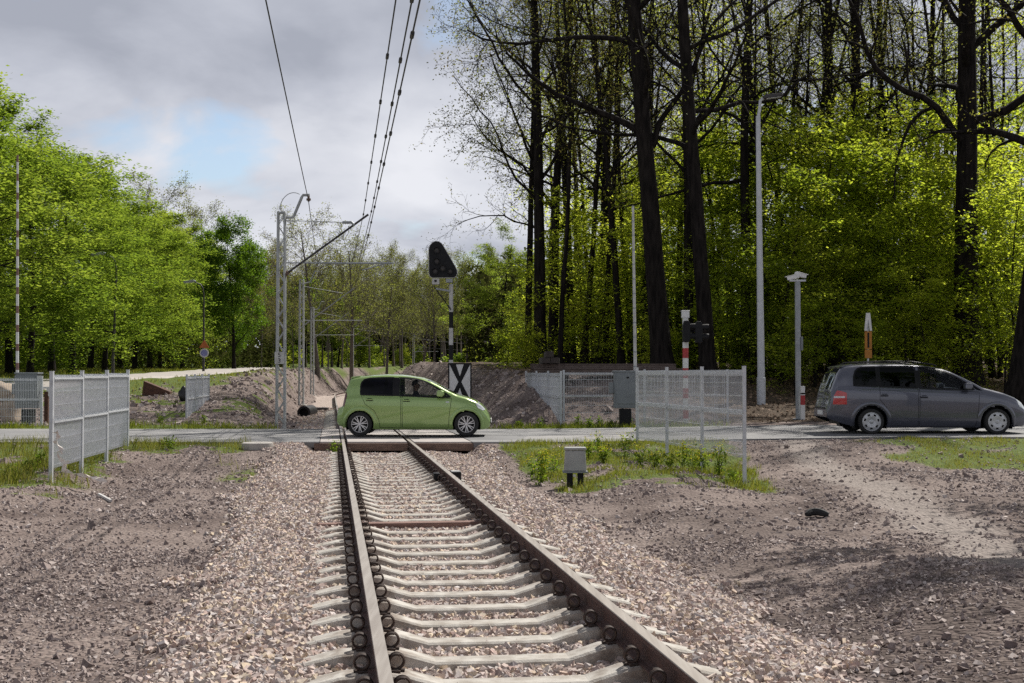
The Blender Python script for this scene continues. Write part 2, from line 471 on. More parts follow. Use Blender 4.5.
def masks(X, Y):
    """grass, ballast, litter (0..1)"""
    u = uu(X, Y); au = np.abs(u)
    n = fbm(X * .9 + 5, Y * .9 + 3, 4); nf = fbm(X * 3.1, Y * 3.1 + 8, 3)
    px = 512 + X / np.maximum(Y, .1) * F
    nearside = Y < ROAD0
    # ballast
    w = 2.15 + n * 1.1 + nf * .5 + .25 * np.where(u < 0, sm(10, 25, Y), 0)
    bal = sm(w + .25, w - .25, au) * (Y < 135)
    bal = np.where(nearside, bal, sm(2.5, 2.0, au))
    # grass
    gl = sm(4.7, 5.7, -u + n * 1.6) * sm(18.8, 20.2, Y + n * 2.5)
    gl = np.maximum(gl, sm(26.6, 28.2, Y + n * 3) * sm(2.3, 3.3, -u))
    gl = np.maximum(gl, .9 * np.exp(-((X + 5.0) / .55) ** 2 - ((Y - 25.3) / 1.3) ** 2))
    gr = sm(2.5, 3.0, u + n * .8) * sm(20.8, 22.2, Y + n * 4.5 - np.abs(X - 1.8) * .1) * sm(4.9, 4.2, X + n * 1.6)
    gr2 = sm(24.2, 25.6, Y + n * 4) * sm(7.0, 8.6, X + n * 3.0) * .95
    gnear = np.where(u < 0, gl, np.maximum(gr, gr2)) * sm(-.16, .06, n + .12 + nf * .3)
    gfar_l = np.where(u < 0, np.maximum(sm(41.0, 39.6, Y + n * 2) * sm(2.2, 3.0, -u), sm(50, 55, Y + n * 9 + np.clip((au - 9) * .35, -3, 3)) * sm(4.4, 6.5, au + n * 2.5)), 0)
    gfar_l = np.maximum(gfar_l, np.where((u < -3.4) & (Y > 41.5), .75 * sm(.02, .14, n + .25 * nf), 0))
    gfar_r = np.where(u > 0, sm(40.6, 39.4, Y + n) * sm(2.4, 3.2, u) * sm(7.5, 4.5, X), 0)
    g = np.where(nearside, gnear, np.maximum(gfar_l, gfar_r))
    # litter: forest floor
    lit = np.where(nearside, 0, np.maximum(sm(5.0, 7.5, X + n * 2) * sm(39.0, 41, Y), sm(47, 52, Y) * sm(5, 7, u)))
    lit = np.maximum(lit, sm(58, 66, Y) * sm(24, 28, au) * (u < 0))
    lit = np.maximum(lit, sm(150, 170, Y) * sm(6, 9, au))
    return g * (1 - bal), bal, lit


def worn(X, Y):
    n = fbm(X * 1.1 + 9, Y * .7, 3)
    c = np.interp(Y, [4, 12, 15, 19, 27, 30], [4.1, 4.7, 5.0, 5.5, 5.9, 6.4])
    return np.exp(-((X - c + n * .5) / .62) ** 2) * (Y < ROAD0)


def dark_ground(X, Y):  # where the ground colour is darkened: near right, plus scattered noise patches
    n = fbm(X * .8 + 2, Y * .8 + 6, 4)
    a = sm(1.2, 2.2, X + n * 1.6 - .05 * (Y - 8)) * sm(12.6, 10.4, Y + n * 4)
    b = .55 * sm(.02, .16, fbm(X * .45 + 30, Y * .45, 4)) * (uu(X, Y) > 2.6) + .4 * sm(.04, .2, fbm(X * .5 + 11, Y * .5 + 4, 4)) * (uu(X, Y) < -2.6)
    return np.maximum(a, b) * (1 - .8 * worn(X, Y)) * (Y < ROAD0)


def make_ground():
    xs = np.concatenate([np.arange(-600, -100, 60), np.arange(-100, -40, 6), np.arange(-40, -16, .8), np.arange(-16, -9, .25), np.arange(-9, 6.5, .085),
                         np.arange(6.5, 14, .2), np.arange(14, 40, .8), np.arange(40, 100, 6), np.arange(100, 661, 60)])
    ys = np.concatenate([np.arange(-60, -6, 9), np.arange(-6, 5, .5), np.arange(5, 13, .07), np.arange(13, ROAD0 - .05, .12), np.array([ROAD0 - .02, ROAD0 + .02, 31, 33, 35, ROAD1 - .02, ROAD1 + .02]),
                         np.arange(37.5, 56, .2), np.arange(56, 80, .5), np.arange(80, 150, 2), np.arange(150, 420, 10), np.arange(420, 2000, 120)])
    Xg, Yg = np.meshgrid(xs, ys)
    Z = terrain(Xg, Yg)
    far = sm(60, 400, np.abs(Xg))
    Z = Z + far * 2 * (Yg > 40)
    nx, ny = len(xs), len(ys)
    v = np.stack([Xg.ravel(), Yg.ravel(), Z.ravel()], 1)
    i = np.arange((ny - 1) * (nx - 1)); r = i // (nx - 1); c = i % (nx - 1)
    a = r * nx + c
    f = np.stack([a, a + 1, a + nx + 1, a + nx], 1)
    me = mesh_np('ground', v, f, smooth=True)
    g, b, l = masks(Xg.ravel(), Yg.ravel())
    wn = worn(Xg.ravel(), Yg.ravel()); hm = dark_ground(Xg.ravel(), Yg.ravel())
    for nm, arr in (('grass', g), ('ballast', b), ('litter', l), ('worn', wn), ('dark_ground', hm)):
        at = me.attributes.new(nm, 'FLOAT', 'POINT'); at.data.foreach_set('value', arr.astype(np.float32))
    m, nt, nd, lk = new_mat('ground_soil')
    out = N(nd, 'ShaderNodeOutputMaterial'); bs = N(nd, 'ShaderNodeBsdfPrincipled')
    bs.inputs['Roughness'].default_value = .95; bs.inputs['Specular IOR Level'].default_value = .2
    lk.new(bs.outputs[0], out.inputs[0])
    tc = N(nd, 'ShaderNodeTexCoord')

    def noise(s, d=8):
        n = N(nd, 'ShaderNodeTexNoise'); n.inputs['Scale'].default_value = s; n.inputs['Detail'].default_value = d
        lk.new(tc.outputs['Object'], n.inputs['Vector']); return n
    n1, n2, n3 = noise(.7, 6), noise(14, 8), noise(3, 8)
    vo = N(nd, 'ShaderNodeTexVoronoi'); vo.inputs['Scale'].default_value = 22; lk.new(tc.outputs['Object'], vo.inputs['Vector'])
    vo2 = N(nd, 'ShaderNodeTexVoronoi'); vo2.inputs['Scale'].default_value = 48; lk.new(tc.outputs['Object'], vo2.inputs['Vector'])

    def mixc(fac, a, b, bt='MIX'):
        x = N(nd, 'ShaderNodeMix', data_type='RGBA', blend_type=bt)
        if isinstance(fac, float): x.inputs[0].default_value = fac
        else: lk.new(fac, x.inputs[0])
        for idx, s in ((6, a), (7, b)):
            if isinstance(s, tuple): x.inputs[idx].default_value = (*s, 1)
            else: lk.new(s, x.inputs[idx])
        return x.outputs[2]
    dirt = ramp(nd, [(.3, (0.113, 0.086, 0.079)), (.5, (0.209, 0.164, 0.151)), (.7, (0.281, 0.227, 0.208))]); lk.new(n3.outputs[0], dirt.inputs[0])
    peb = ramp(nd, [(0, (0.137, 0.105, 0.094)), (.35, (0.251, 0.198, 0.177)), (.7, (0.182, 0.139, 0.125)), (1, (0.433, 0.364, 0.322))])
    sep = N(nd, 'ShaderNodeSeparateColor'); lk.new(vo.outputs['Color'], sep.inputs[0]); lk.new(sep.outputs[0], peb.inputs[0])
    sep2 = N(nd, 'ShaderNodeSeparateColor'); lk.new(vo2.outputs['Color'], sep2.inputs[0])
    peb2 = ramp(nd, [(0, (.09, .07, .065)), (.6, (.18, .145, .13)), (1, (.30, .26, .235))]); lk.new(sep2.outputs[0], peb2.inputs[0])
    dcol = mixc(.55, dirt.outputs[0], peb.outputs[0])
    dcol = mixc(.4, dcol, peb2.outputs[0])
    patch = ramp(nd, [(.38, (.55, .52, .52)), (.55, (1, 1, 1))]); lk.new(n1.outputs[0], patch.inputs[0])
    dcol = mixc(.8, dcol, patch.outputs[0], 'MULTIPLY')

    def attr(nm):
        a = N(nd, 'ShaderNodeAttribute'); a.attribute_name = nm; return a.outputs['Fac']

    def thr(fac, lo, hi, nz):
        ad = N(nd, 'ShaderNodeMath', operation='ADD'); lk.new(fac, ad.inputs[0])
        sb = N(nd, 'ShaderNodeMath', operation='MULTIPLY_ADD'); lk.new(nz, sb.inputs[0]); sb.inputs[1].default_value = .9; sb.inputs[2].default_value = -.45
        lk.new(sb.outputs[0], ad.inputs[1])
        mr = N(nd, 'ShaderNodeMapRange'); mr.inputs[1].default_value = lo; mr.inputs[2].default_value = hi; lk.new(ad.outputs[0], mr.inputs[0])
        return mr.outputs[0]
    dcol = mixc(thr(attr('dark_ground'), .25, .75, n3.outputs[0]), dcol, mixc(.75, dcol, (.42, .40, .40), 'MULTIPLY'))  # multiplies the ground colour down inside that mask
    wcol = ramp(nd, [(.3, (.20, .17, .155)), (.7, (.30, .262, .24))]); lk.new(n2.outputs[0], wcol.inputs[0])
    dcol = mixc(thr(attr('worn'), .30, .85, n3.outputs[0]), dcol, wcol.outputs[0])
    bcol = ramp(nd, [(0, (0.256, 0.204, 0.183)), (.4, (0.427, 0.354, 0.314)), (.75, (0.331, 0.278, 0.254)), (1, (0.555, 0.482, 0.432))]); lk.new(sep.outputs[1], bcol.inputs[0])
    gcol = ramp(nd, [(.3, (.055, .085, .016)), (.55, (.10, .135, .028)), (.75, (.16, .16, .055))]); lk.new(n2.outputs[0], gcol.inputs[0])
    lcol = ramp(nd, [(.3, (.035, .026, .019)), (.5, (.085, .062, .044)), (.72, (.15, .11, .078))]); lk.new(n2.outputs[0], lcol.inputs[0])
    col = mixc(thr(attr('litter'), .4, .6, n3.outputs[0]), dcol, lcol.outputs[0])
    col = mixc(thr(attr('grass'), .35, .6, n2.outputs[0]), col, gcol.outputs[0])
    col = mixc(thr(attr('ballast'), .4, .6, n2.outputs[0]), col, bcol.outputs[0])
    lk.new(col, bs.inputs['Base Color'])
    bp = N(nd, 'ShaderNodeBump'); bp.inputs['Strength'].default_value = .9; bp.inputs['Distance'].default_value = .03
    adm = N(nd, 'ShaderNodeMath', operation='MULTIPLY_ADD'); lk.new(vo.outputs[0], adm.inputs[0]); adm.inputs[1].default_value = -1.2
    lk.new(n2.outputs[0], adm.inputs[2])
    lk.new(adm.outputs[0], bp.inputs['Height']); lk.new(bp.outputs[0], bs.inputs['Normal'])
    o = link_mesh('ground', me, m)
    tag(o, 'stony brown railway ground rising into grass and woodland floor', 'ground', kind='structure')


make_ground()


# ------------------------------------------------------------------ roads
def asphalt_mat():
    m, nt, nd, lk = new_mat('road_asphalt')
    out = N(nd, 'ShaderNodeOutputMaterial'); b = N(nd, 'ShaderNodeBsdfPrincipled'); lk.new(b.outputs[0], out.inputs[0])
    b.inputs['Roughness'].default_value = .8
    tc = N(nd, 'ShaderNodeTexCoord')
    mp = N(nd, 'ShaderNodeMapping'); mp.inputs['Scale'].default_value = (.25, 1.6, 1); lk.new(tc.outputs['Object'], mp.inputs[0])
    n1 = N(nd, 'ShaderNodeTexNoise'); n1.inputs['Scale'].default_value = 1.3; n1.inputs['Detail'].default_value = 7; lk.new(mp.outputs[0], n1.inputs['Vector'])
    n2 = N(nd, 'ShaderNodeTexNoise'); n2.inputs['Scale'].default_value = 70; lk.new(tc.outputs['Object'], n2.inputs['Vector'])
    r1 = ramp(nd, [(.3, (.13, .13, .135)), (.5, (.20, .20, .205)), (.7, (.27, .265, .26))]); lk.new(n1.outputs[0], r1.inputs[0])
    r2 = ramp(nd, [(.3, (.7, .7, .7)), (.7, (1.2, 1.2, 1.2))]); lk.new(n2.outputs[0], r2.inputs[0])
    mx = N(nd, 'ShaderNodeMix', data_type='RGBA', blend_type='MULTIPLY'); mx.inputs[0].default_value = 1
    lk.new(r1.outputs[0], mx.inputs[6]); lk.new(r2.outputs[0], mx.inputs[7]); lk.new(mx.outputs[2], b.inputs['Base Color'])
    n3 = N(nd, 'ShaderNodeTexVoronoi'); n3.inputs['Scale'].default_value = .35; lk.new(tc.outputs['Object'], n3.inputs['Vector'])
    r3 = ramp(nd, [(.0, (.72, .72, .73)), (.45, (1, 1, 1)), (1, (1.12, 1.1, 1.08))]); s3 = N(nd, 'ShaderNodeSeparateColor'); lk.new(n3.outputs['Color'], s3.inputs[0]); lk.new(s3.outputs[0], r3.inputs[0])
    m3 = N(nd, 'ShaderNodeMix', data_type='RGBA', blend_type='MULTIPLY'); m3.inputs[0].default_value = 1
    lk.new(mx.outputs[2], m3.inputs[6]); lk.new(r3.outputs[0], m3.inputs[7]); lk.new(m3.outputs[2], b.inputs['Base Color'])
    bp = N(nd, 'ShaderNodeBump'); bp.inputs['Strength'].default_value = .3; bp.inputs['Distance'].default_value = .01
    lk.new(n2.outputs[0], bp.inputs['Height']); lk.new(bp.outputs[0], b.inputs['Normal'])
    return m


M['asphalt'] = asphalt_mat()


def road_half(name, xedge_fn, x_far, label):
    ys = np.linspace(ROAD0, ROAD1, 9)
    ts = np.concatenate([np.linspace(0, .3, 40), np.linspace(.34, 1, 12)])
    v = []; f = []
    for y in ys:
        xe = xedge_fn(y)
        for t in ts:
            x = xe + (x_far - xe) * t
            wob = (fbm(np.array([x * .8]), np.array([3.]), 3)[0]) * .25 if y in (ys[0], ys[-1]) else 0
            v.append((x, y + wob * sm(1, 3, abs(x - xe)), float(zroad(x)) + .012 * (1 - ((y - 33.5) / 3.8) ** 2)))
    n = len(ts)
    nv = len(v)
    for j in range(len(ys) - 1):
        for i in range(n - 1):
            f.append((j * n + i, j * n + i + 1, (j + 1) * n + i + 1, (j + 1) * n + i))
    mb = MB(); mb.add(v, f)
    for row in (0, len(ys) - 1):
        a = [v[row * n + i] for i in range(n)]
        b = [(p[0], p[1], p[2] - .12) for p in a]
        mb.add(a + b, [(i, i + 1, n + i + 1, n + i) for i in range(n - 1)])
    o = mb.build(name, M['asphalt'])
    return tag(o, label, 'road', kind='structure')


road_half('road', lambda y: float(cen(y)) - 1.28 / .991, -80, 'worn grey asphalt road left of the level crossing')
road_half('road', lambda y: float(cen(y)) + 2.1 / .991, 80, 'worn grey asphalt road right of the level crossing')


def edge_line(name, x0, x1, Y, w, label):
    xs = np.linspace(x0, x1, 60)
    v = [(x, Y, float(zroad(x)) + .010) for x in xs] + [(x, Y + w, float(zroad(x)) + .012) for x in xs]
    n = len(xs)
    o = MB().add(v, [(i, i + 1, n + i + 1, n + i) for i in range(n - 1)]).build(name, M['offwhite'])
    tag(o, label, 'road marking', kind='structure')


edge_line('road_marking', -40, -6.3, 36.7, .14, 'worn pale edge line along the far side of the road on the left')
edge_line('road_marking', .0, 40, 36.7, .14, 'worn pale edge line along the far side of the road on the right')

# crossing deck
deck = empty('crossing_deck', 'concrete panel crossing deck between and beside the rails with brown front beam', 'level crossing', (0, 0, 0))


def slab(u0, u1, y0, y1, zt, th, name, mat, bev=.01):
    q = [(float(cen(y)) + u / .991, y) for (u, y) in ((u0, y0), (u1, y0), (u1, y1), (u0, y1))]
    vs = [(x, y, zt - th) for x, y in q] + [(x, y, zt) for x, y in q]
    return MB().add(vs, [(0, 1, 2, 3)[::-1], (4, 5, 6, 7), (0, 1, 5, 4), (1, 2, 6, 5), (2, 3, 7, 6), (3, 0, 4, 7)]).build(name, mat, deck, bevel=bev)


for (ya, yb) in ((29.9, 32.3), (32.32, 34.8), (34.82, 37.3)):
    slab(-.66, .66, ya, yb, .004, .18, 'panel', M['deck'])
    slab(-1.27, -.815, ya, yb, .002, .18, 'panel', M['deck'])
    slab(.815, 2.09, ya, yb, .002, .18, 'panel', M['deck'])
for (a, b) in ((-1.4, -.83), (-.665, .665), (.83, 2.12)):
    slab(a, b, 29.78, 29.89, -.025, .17, 'edge_beam', M['timber'], .008)


# side road on the left hill
def side_road():
    cl = [(-34, 44), (-26, 49), (-21, 53.5), (-17.5, 60), (-17.2, 70), (-17.9, 80), (-19.3, 92), (-21.2, 106), (-22.8, 120), (-24.5, 136), (-30, 155)]
    cl = np.array(cl, float)
    t = np.linspace(0, len(cl) - 1, 60)
    W = 1.7
    X = np.interp(t, np.arange(len(cl)), cl[:, 0]); Y = np.interp(t, np.arange(len(cl)), cl[:, 1])
    k = np.ones(7) / 7
    Xs = np.convolve(np.pad(X, 3, 'edge'), k, 'valid'); Ys = np.convolve(np.pad(Y, 3, 'edge'), k, 'valid')
    dx, dy = np.gradient(Xs), np.gradient(Ys); l = np.hypot(dx, dy); nx, ny = dy / l, -dx / l
    v = []
    offs = np.linspace(-W, W, 7)
    zc = terrain(Xs, Ys)
    zc = np.convolve(np.pad(zc, 3, 'edge'), k, 'valid')
    for i in range(len(Xs)):
        zz = [tz(Xs[i] + nx[i] * o, Ys[i] + ny[i] * o) for o in offs]
        top = max(sum(zz) / 7 + .07, max(zz) - .04)
        for o in offs:
            v.append((Xs[i] + nx[i] * o, Ys[i] + ny[i] * o, top))
    n = 7; f = [(i * n + j, i * n + j + 1, (i + 1) * n + j + 1, (i + 1) * n + j) for i in range(len(Xs) - 1) for j in range(n - 1)]
    mb = MB(); mb.add(v, f)
    for j, s in ((0, -1), (6, 1)):
        a = [v[i * n + j] for i in range(len(Xs))]
        b = [(p[0] + s * nx[i] * .5, p[1] + s * ny[i] * .5, p[2] - .35) for i, p in enumerate(a)]
        m_ = len(a); mb.add(a + b, [(i, i + 1, m_ + i + 1, m_ + i) for i in range(m_ - 1)])
    o = mb.build('path', M['deck'])
    tag(o, 'pale side road climbing past the wood on the left', 'road', kind='structure')


side_road()

# ------------------------------------------------------------------ track
YAW = math.atan(.1351)


def rail(sign, name, label):
    prof = [(-.0335, 0.0), (.0335, 0.0), (.036, -.006), (.036, -.033), (.012, -.045), (.009, -.122), (.030, -.135), (.0625, -.141), (.0625, -.150),
            (-.0625, -.150), (-.0625, -.141), (-.030, -.135), (-.009, -.122), (-.012, -.045), (-.036, -.033), (-.036, -.006)]
    prof = [(a, b) for a, b in prof]
    Ys = np.concatenate([np.arange(-10, 105, 2.5), np.arange(105, 262, 3)])
    n = len(prof); v = []; f = []; mi = []
    for y in Ys:
        xc = float(cen(y)) + sign * .7535 / .991
        for (a, b) in prof:
            v.append((xc + a * 1.009, y, b))
    mb = MB()
    top = []; rest = []
    for i in range(len(Ys) - 1):
        for j in range(n):
            q = (i * n + j, i * n + (j + 1) % n, (i + 1) * n + (j + 1) % n, (i + 1) * n + j)
            (top if j in (0, 1, 15) else rest).append(q)
    mb.add(v, rest, 0)
    for q in top: mb.f.append(q); mb.m.append(1)
    o = mb.build(name, [M['rail_side'], M['rail_top']])
    return tag(o, label, 'rail', 'the two rails of the track')


rail(-1, 'rail', 'rusty rail nearest the left fence, passing under the green car rear wheel')
rail(1, 'rail', 'rusty rail nearest the grey cable box, its brown inner face towards the viewer')


def sleeper_mesh(top_mat):
    us = [-1.3, -1.28, -.97, -.80, -.70, -.60, -.40, 0, .40, .60, .70, .80, .97, 1.28, 1.3]
    zs = [-.255, -.235, -.165, -.152, -.152, -.165, -.225, -.228, -.225, -.165, -.152, -.152, -.165, -.235, -.255]
    v = []; f = []
    for a, z in zip(us, zs):
        wt = .085 if abs(a) > .5 else .078
        if abs(a) > 1.29: wt = .07
        sec = [(-.14, -.42), (-wt - .018, z - .012), (-wt, z), (wt, z), (wt + .018, z - .012), (.14, -.42)]
        v += [(a, y, zz) for y, zz in sec]
    k = 6
    for i in range(len(us) - 1):
        for j in range(k - 1):
            f.append((i * k + j, i * k + j + 1, (i + 1) * k + j + 1, (i + 1) * k + j))
    f.append(tuple(range(k))); f.append(tuple((len(us) - 1) * k + j for j in range(k))[::-1])
    return v, f


sv, sf = sleeper_mesh(None)
sl0 = MB().add(sv, sf).build('sleeper', M['sleeper'])
sl0.modifiers.clear()
clip = MB()
hel = []
for i in range(46):
    t = i / 45; a = t * 2 * math.pi * 2.25
    hel.append((.041 * math.cos(a + 1.2), -.028 + .056 * t, .041 * math.sin(a + 1.2)))
clip.tube(hel, .0075, 6)
clip.tube([(-.035, .0, -.045), (.045, .0, -.052)], .012, 6)
clip.box((-.03, 0, -.05), (.10, .11, .014))
clip_o = clip.build('rail_clip', M['clip'], smooth=True)
CLIP_ME = clip_o.data
bpy.data.objects.remove(clip_o)


def place_clips(parent):
    for rs in (-1, 1):
        for side in (-1, 1):
            c = bpy.data.objects.new('rail_clip', CLIP_ME)
            COL.objects.link(c); c.parent = parent
            c.location = (rs * .7535 + side * .095, .0, -.102)
            c.rotation_euler = (0, 0, 0 if side > 0 else math.pi)


tag(sl0, 'pale concrete sleeper with coiled spring clips under the rails on this side of the crossing', 'sleeper', 'concrete sleepers on this side of the crossing')
place_clips(sl0)
rs = random.Random(5)
BROWN_K = 14
first = True
for k in range(-5, 38):
    Yk = 6.87 + .596 * k
    if Yk > 29.4: break
    if k == BROWN_K: continue
    o = sl0 if first else copy_tree(sl0)
    first = False
    o.location = (float(cen(Yk)), Yk, rs.uniform(-.006, .004)); o.rotation_euler = (0, 0, YAW + rs.uniform(-.012, .012))
Yk = 6.87 + .596 * BROWN_K
br = MB().box((0, 0, -.275), (2.35, .17, .17)).build('timber_sleeper', M['timber_faded'], bevel=.012, loc=(float(cen(Yk)), Yk, 0))
br.rotation_euler = (0, 0, YAW)
tag(br, 'only brown timber sleeper lying among the pale concrete sleepers', 'sleeper')
place_clips(br)
fs = bpy.data.objects.new('sleeper', sl0.data); COL.objects.link(fs)
tag(fs, 'concrete sleeper of the track beyond the road crossing', 'sleeper', 'concrete sleepers beyond the crossing')
for k in range(46):
    Yk = 37.8 + .62 * k
    o = fs if k == 0 else fs.copy()
    if k: COL.objects.link(o)
    o.location = (float(cen(Yk)), Yk, rs.uniform(-.006, .004)); o.rotation_euler = (0, 0, YAW)

# axle counter on the right rail
Ya = 21.0
ac = empty('axle_counter', 'small black box with pale lid bolted to the outer side of a rail', 'track sensor', (float(cen(Ya)) + .7535, Ya, 0), YAW)
MB().box((.17, 0, -.10), (.16, .30, .14)).build('housing', M['black'], ac, bevel=.015)
MB().box((.17, .0, -.027), (.14, .26, .012)).build('lid', M['boxlight'], ac, bevel=.004)
MB().box((-.13, 0, -.10), (.10, .22, .10)).build('receiver', M['black'], ac, bevel=.012)
MB().box((0.0, 0, -.165), (.30, .08, .025)).build('clamp', M['dark_metal'], ac, bevel=.004)


# ------------------------------------------------------------------ stones
def stones(name, XY, rad, mat, label, zoff=0.0, seed=1, flat=.75, jit=.32, kind='stuff', parts=1):
    rng = np.random.default_rng(seed)
    n = len(XY)
    base = np.array([(x, y, z) for x in (-1, 1) for y in (-1, 1) for z in (-1, 1)], float) * .62
    fq = np.array([(0, 1, 3, 2), (4, 6, 7, 5), (0, 4, 5, 1), (2, 3, 7, 6), (0, 2, 6, 4), (1, 5, 7, 3)])
    v = base[None] + rng.normal(0, jit * .62, (n, 8, 3))
    sc = rng.uniform(.65, 1.3, (n, 1, 3)); sc[..., 2] *= flat
    v *= sc * rad[:, None, None]
    # random rotation
    q = rng.normal(size=(n, 4)); q /= np.linalg.norm(q, axis=1)[:, None]
    q[:, 1:3] *= .55; q /= np.linalg.norm(q, axis=1)[:, None]
    w, x, y, z = q.T
    Rm = np.stack([1 - 2 * (y * y + z * z), 2 * (x * y - z * w), 2 * (x * z + y * w), 2 * (x * y + z * w), 1 - 2 * (x * x + z * z), 2 * (y * z - x * w),
                   2 * (x * z - y * w), 2 * (y * z + x * w), 1 - 2 * (x * x + y * y)], 1).reshape(n, 3, 3)
    v = np.einsum('nij,nkj->nki', Rm, v)
    Z = terrain(XY[:, 0], XY[:, 1]) + zoff + rad * .25 * rng.uniform(-.6, 1.1, n)
    v[..., 0] += XY[:, 0, None]; v[..., 1] += XY[:, 1, None]; v[..., 2] += Z[:, None]
    f = (fq[None] + (np.arange(n) * 8)[:, None, None]).reshape(-1, 4)
    o = link_mesh(name, mesh_np(name, v.reshape(-1, 3), f), mat)
    return tag(o, label, 'gravel', kind=kind)


def scatter(n, x0, x1, y0, y1, keep, seed):
    rng = np.random.default_rng(seed)
    X = rng.uniform(x0, x1, n); Y = rng.uniform(y0, y1, n)
    p = keep(X, Y)
    k = rng.random(n) < p
    X, Y = X[k], Y[k]
    px = 512 + X / np.maximum(Y, .5) * F
    k = (px > -260) & (px < 1290)
    return np.stack([X[k], Y[k]], 1)


def uscatter(n, u0, u1, y0, y1, keep, seed):
    rng = np.random.default_rng(seed)
    u = rng.uniform(u0, u1, n); Y = rng.uniform(y0, y1, n); X = cen(Y) + u / .991
    k = rng.random(n) < keep(X, Y)
    X, Y = X[k], Y[k]
    px = 512 + X / np.maximum(Y, .5) * F
    k = (px > -260) & (px < 1290)
    return np.stack([X[k], Y[k]], 1)


bal = lambda X, Y: masks(X, Y)[1] ** 1.2
XYa = uscatter(68000, -3.2, 3.0, 4.6, 14, bal, 11)
XYb = uscatter(64000, -3.4, 3.0, 14, 29.7, bal, 12)
XYc = uscatter(5000, -2.4, 2.4, 37.4, 75, bal, 13)
allb = np.concatenate([XYa, XYb, XYc])
r_ = np.concatenate([rngG.uniform(.014, .034, len(XYa)), rngG.uniform(.020, .038, len(XYb)), rngG.uniform(.05, .08, len(XYc))])
ua = np.abs(uu(allb[:, 0], allb[:, 1]))
zo = np.where(ua < 1.4, .010, .018)
stones('ballast', allb, r_, M['ballast'], 'pale pinkish crushed stone ballast between and beside the sleepers', zo, 21)


def dirtp(X, Y):
    g, b, l = masks(X, Y)
    nn = fbm(X * 1.3 + 3, Y * 1.3, 3)
    return np.clip((1 - b) * (1 - .8 * g) * (.6 + nn * 2.2), 0.15, 1) * (1 - .85 * worn(X, Y))


XYd = scatter(130000, -9, 6.5, 5.0, 15, dirtp, 31)
XYe = scatter(80000, -12, 12, 15, 29.6, dirtp, 32)
XYg = scatter(9000, -26, 6, 60, 150, lambda X, Y: (np.abs(uu(X, Y)) > 2.2) * (1 - masks(X, Y)[0]) * (1 - masks(X, Y)[2]) * .8, 34)
XYf = scatter(11000, -22, 4, 40, 60, lambda X, Y: (np.abs(uu(X, Y)) > 2.4) * (1 - masks(X, Y)[0]) * (1 - masks(X, Y)[2]) * .9, 33)
alld = np.concatenate([XYd, XYe, XYf, XYg])
r_ = np.concatenate([rngG.gamma(2.2, .0042, len(XYd)) + .004, rngG.gamma(2.2, .0055, len(XYe)) + .006, rngG.gamma(2.5, .014, len(XYf)) + .02, rngG.gamma(2.5, .02, len(XYg)) + .03])
stones('rubble', alld, np.clip(r_, .005, .13), M['rubble'], 'loose dark rubble and pebbles strewn over the brown soil', 0.0, 22)


# ------------------------------------------------------------------ grass
def blades(name, XY, hgt, wid, mat, label, seed, cat='grass'):
    rng = np.random.default_rng(seed)
    n = len(XY)
    z = terrain(XY[:, 0], XY[:, 1])
    a = rng.uniform(0, 2 * np.pi, n); lean = rng.uniform(.05, .55, n) * hgt; la = rng.uniform(0, 2 * np.pi, n)
    dx, dy = np.cos(a) * wid / 2, np.sin(a) * wid / 2
    b = np.stack([XY[:, 0], XY[:, 1], z - .01], 1)
    off = np.stack([dx, dy, 0 * dx], 1)
    tip = b + np.stack([np.cos(la) * lean, np.sin(la) * lean, hgt], 1)
    mid = b + np.stack([np.cos(la) * lean * .35, np.sin(la) * lean * .35, hgt * .6], 1)
    v = np.stack([b - off, b + off, mid + off * .8, tip, mid - off * .8], 1).reshape(-1, 3)
    f = np.arange(n * 5).reshape(n, 5)
    o = link_mesh(name, mesh_np(name, v, f), mat)
    return tag(o, label, cat, kind='stuff')


gm = lambda X, Y: np.clip((masks(X, Y)[0] - .25) * 1.6, 0, 1) * np.clip(.5 + fbm(X * 1.7, Y * 1.7, 3) * 4.2, .02, 1)
G1 = scatter(110000, -17, -2, 18, 29.7, gm, 41)
G2 = scatter(70000, -.8, 5.6, 19, 29.7, gm, 42)
G3 = scatter(40000, 5.5, 14, 22, 29.7, gm, 43)
G4 = scatter(30000, -24, 8, 37.5, 41.5, gm, 44)
G5 = scatter(46000, -34, -8, 48, 100, gm, 45)
for (g, h0, h1, w, lb, s) in ((G1, .04, .20, .007, 'tall dry tipped grass on the bank round the left fence', 51), (G2, .03, .145, .007, 'weedy bright grass beside the cable box and the right fence', 52),
                              (G3, .03, .09, .008, 'short bright grass by the road under the grey car', 53), (G4, .06, .22, .014, 'grass strip along the far edge of the road', 54),
                              (G5, .05, .20, .03, 'mown grass slope below the side road', 55)):
    if s == 55:
        g = g[np.abs(g[:, 0] - np.interp(g[:, 1], [44, 49, 53.5, 60, 70, 80, 92, 106], [-34, -26, -21, -17.5, -17.2, -17.9, -19.3, -21.2])) > 2.3]
    hh = rngG.uniform(h0, h1, len(g)) * np.clip(1 + fbm(g[:, 0] * 1.4, g[:, 1] * 1.4, 3) * 1.6, .4, 1.7)
    if s == 51:
        hh *= np.clip(.6 + .0 * hh + .7 * sm(-4.5, -6, g[:, 0]), .5, 1.3)
    blades('grass', g, hh, w * rngG.uniform(.6, 1.5, len(g)), M['grass'], lb, s)


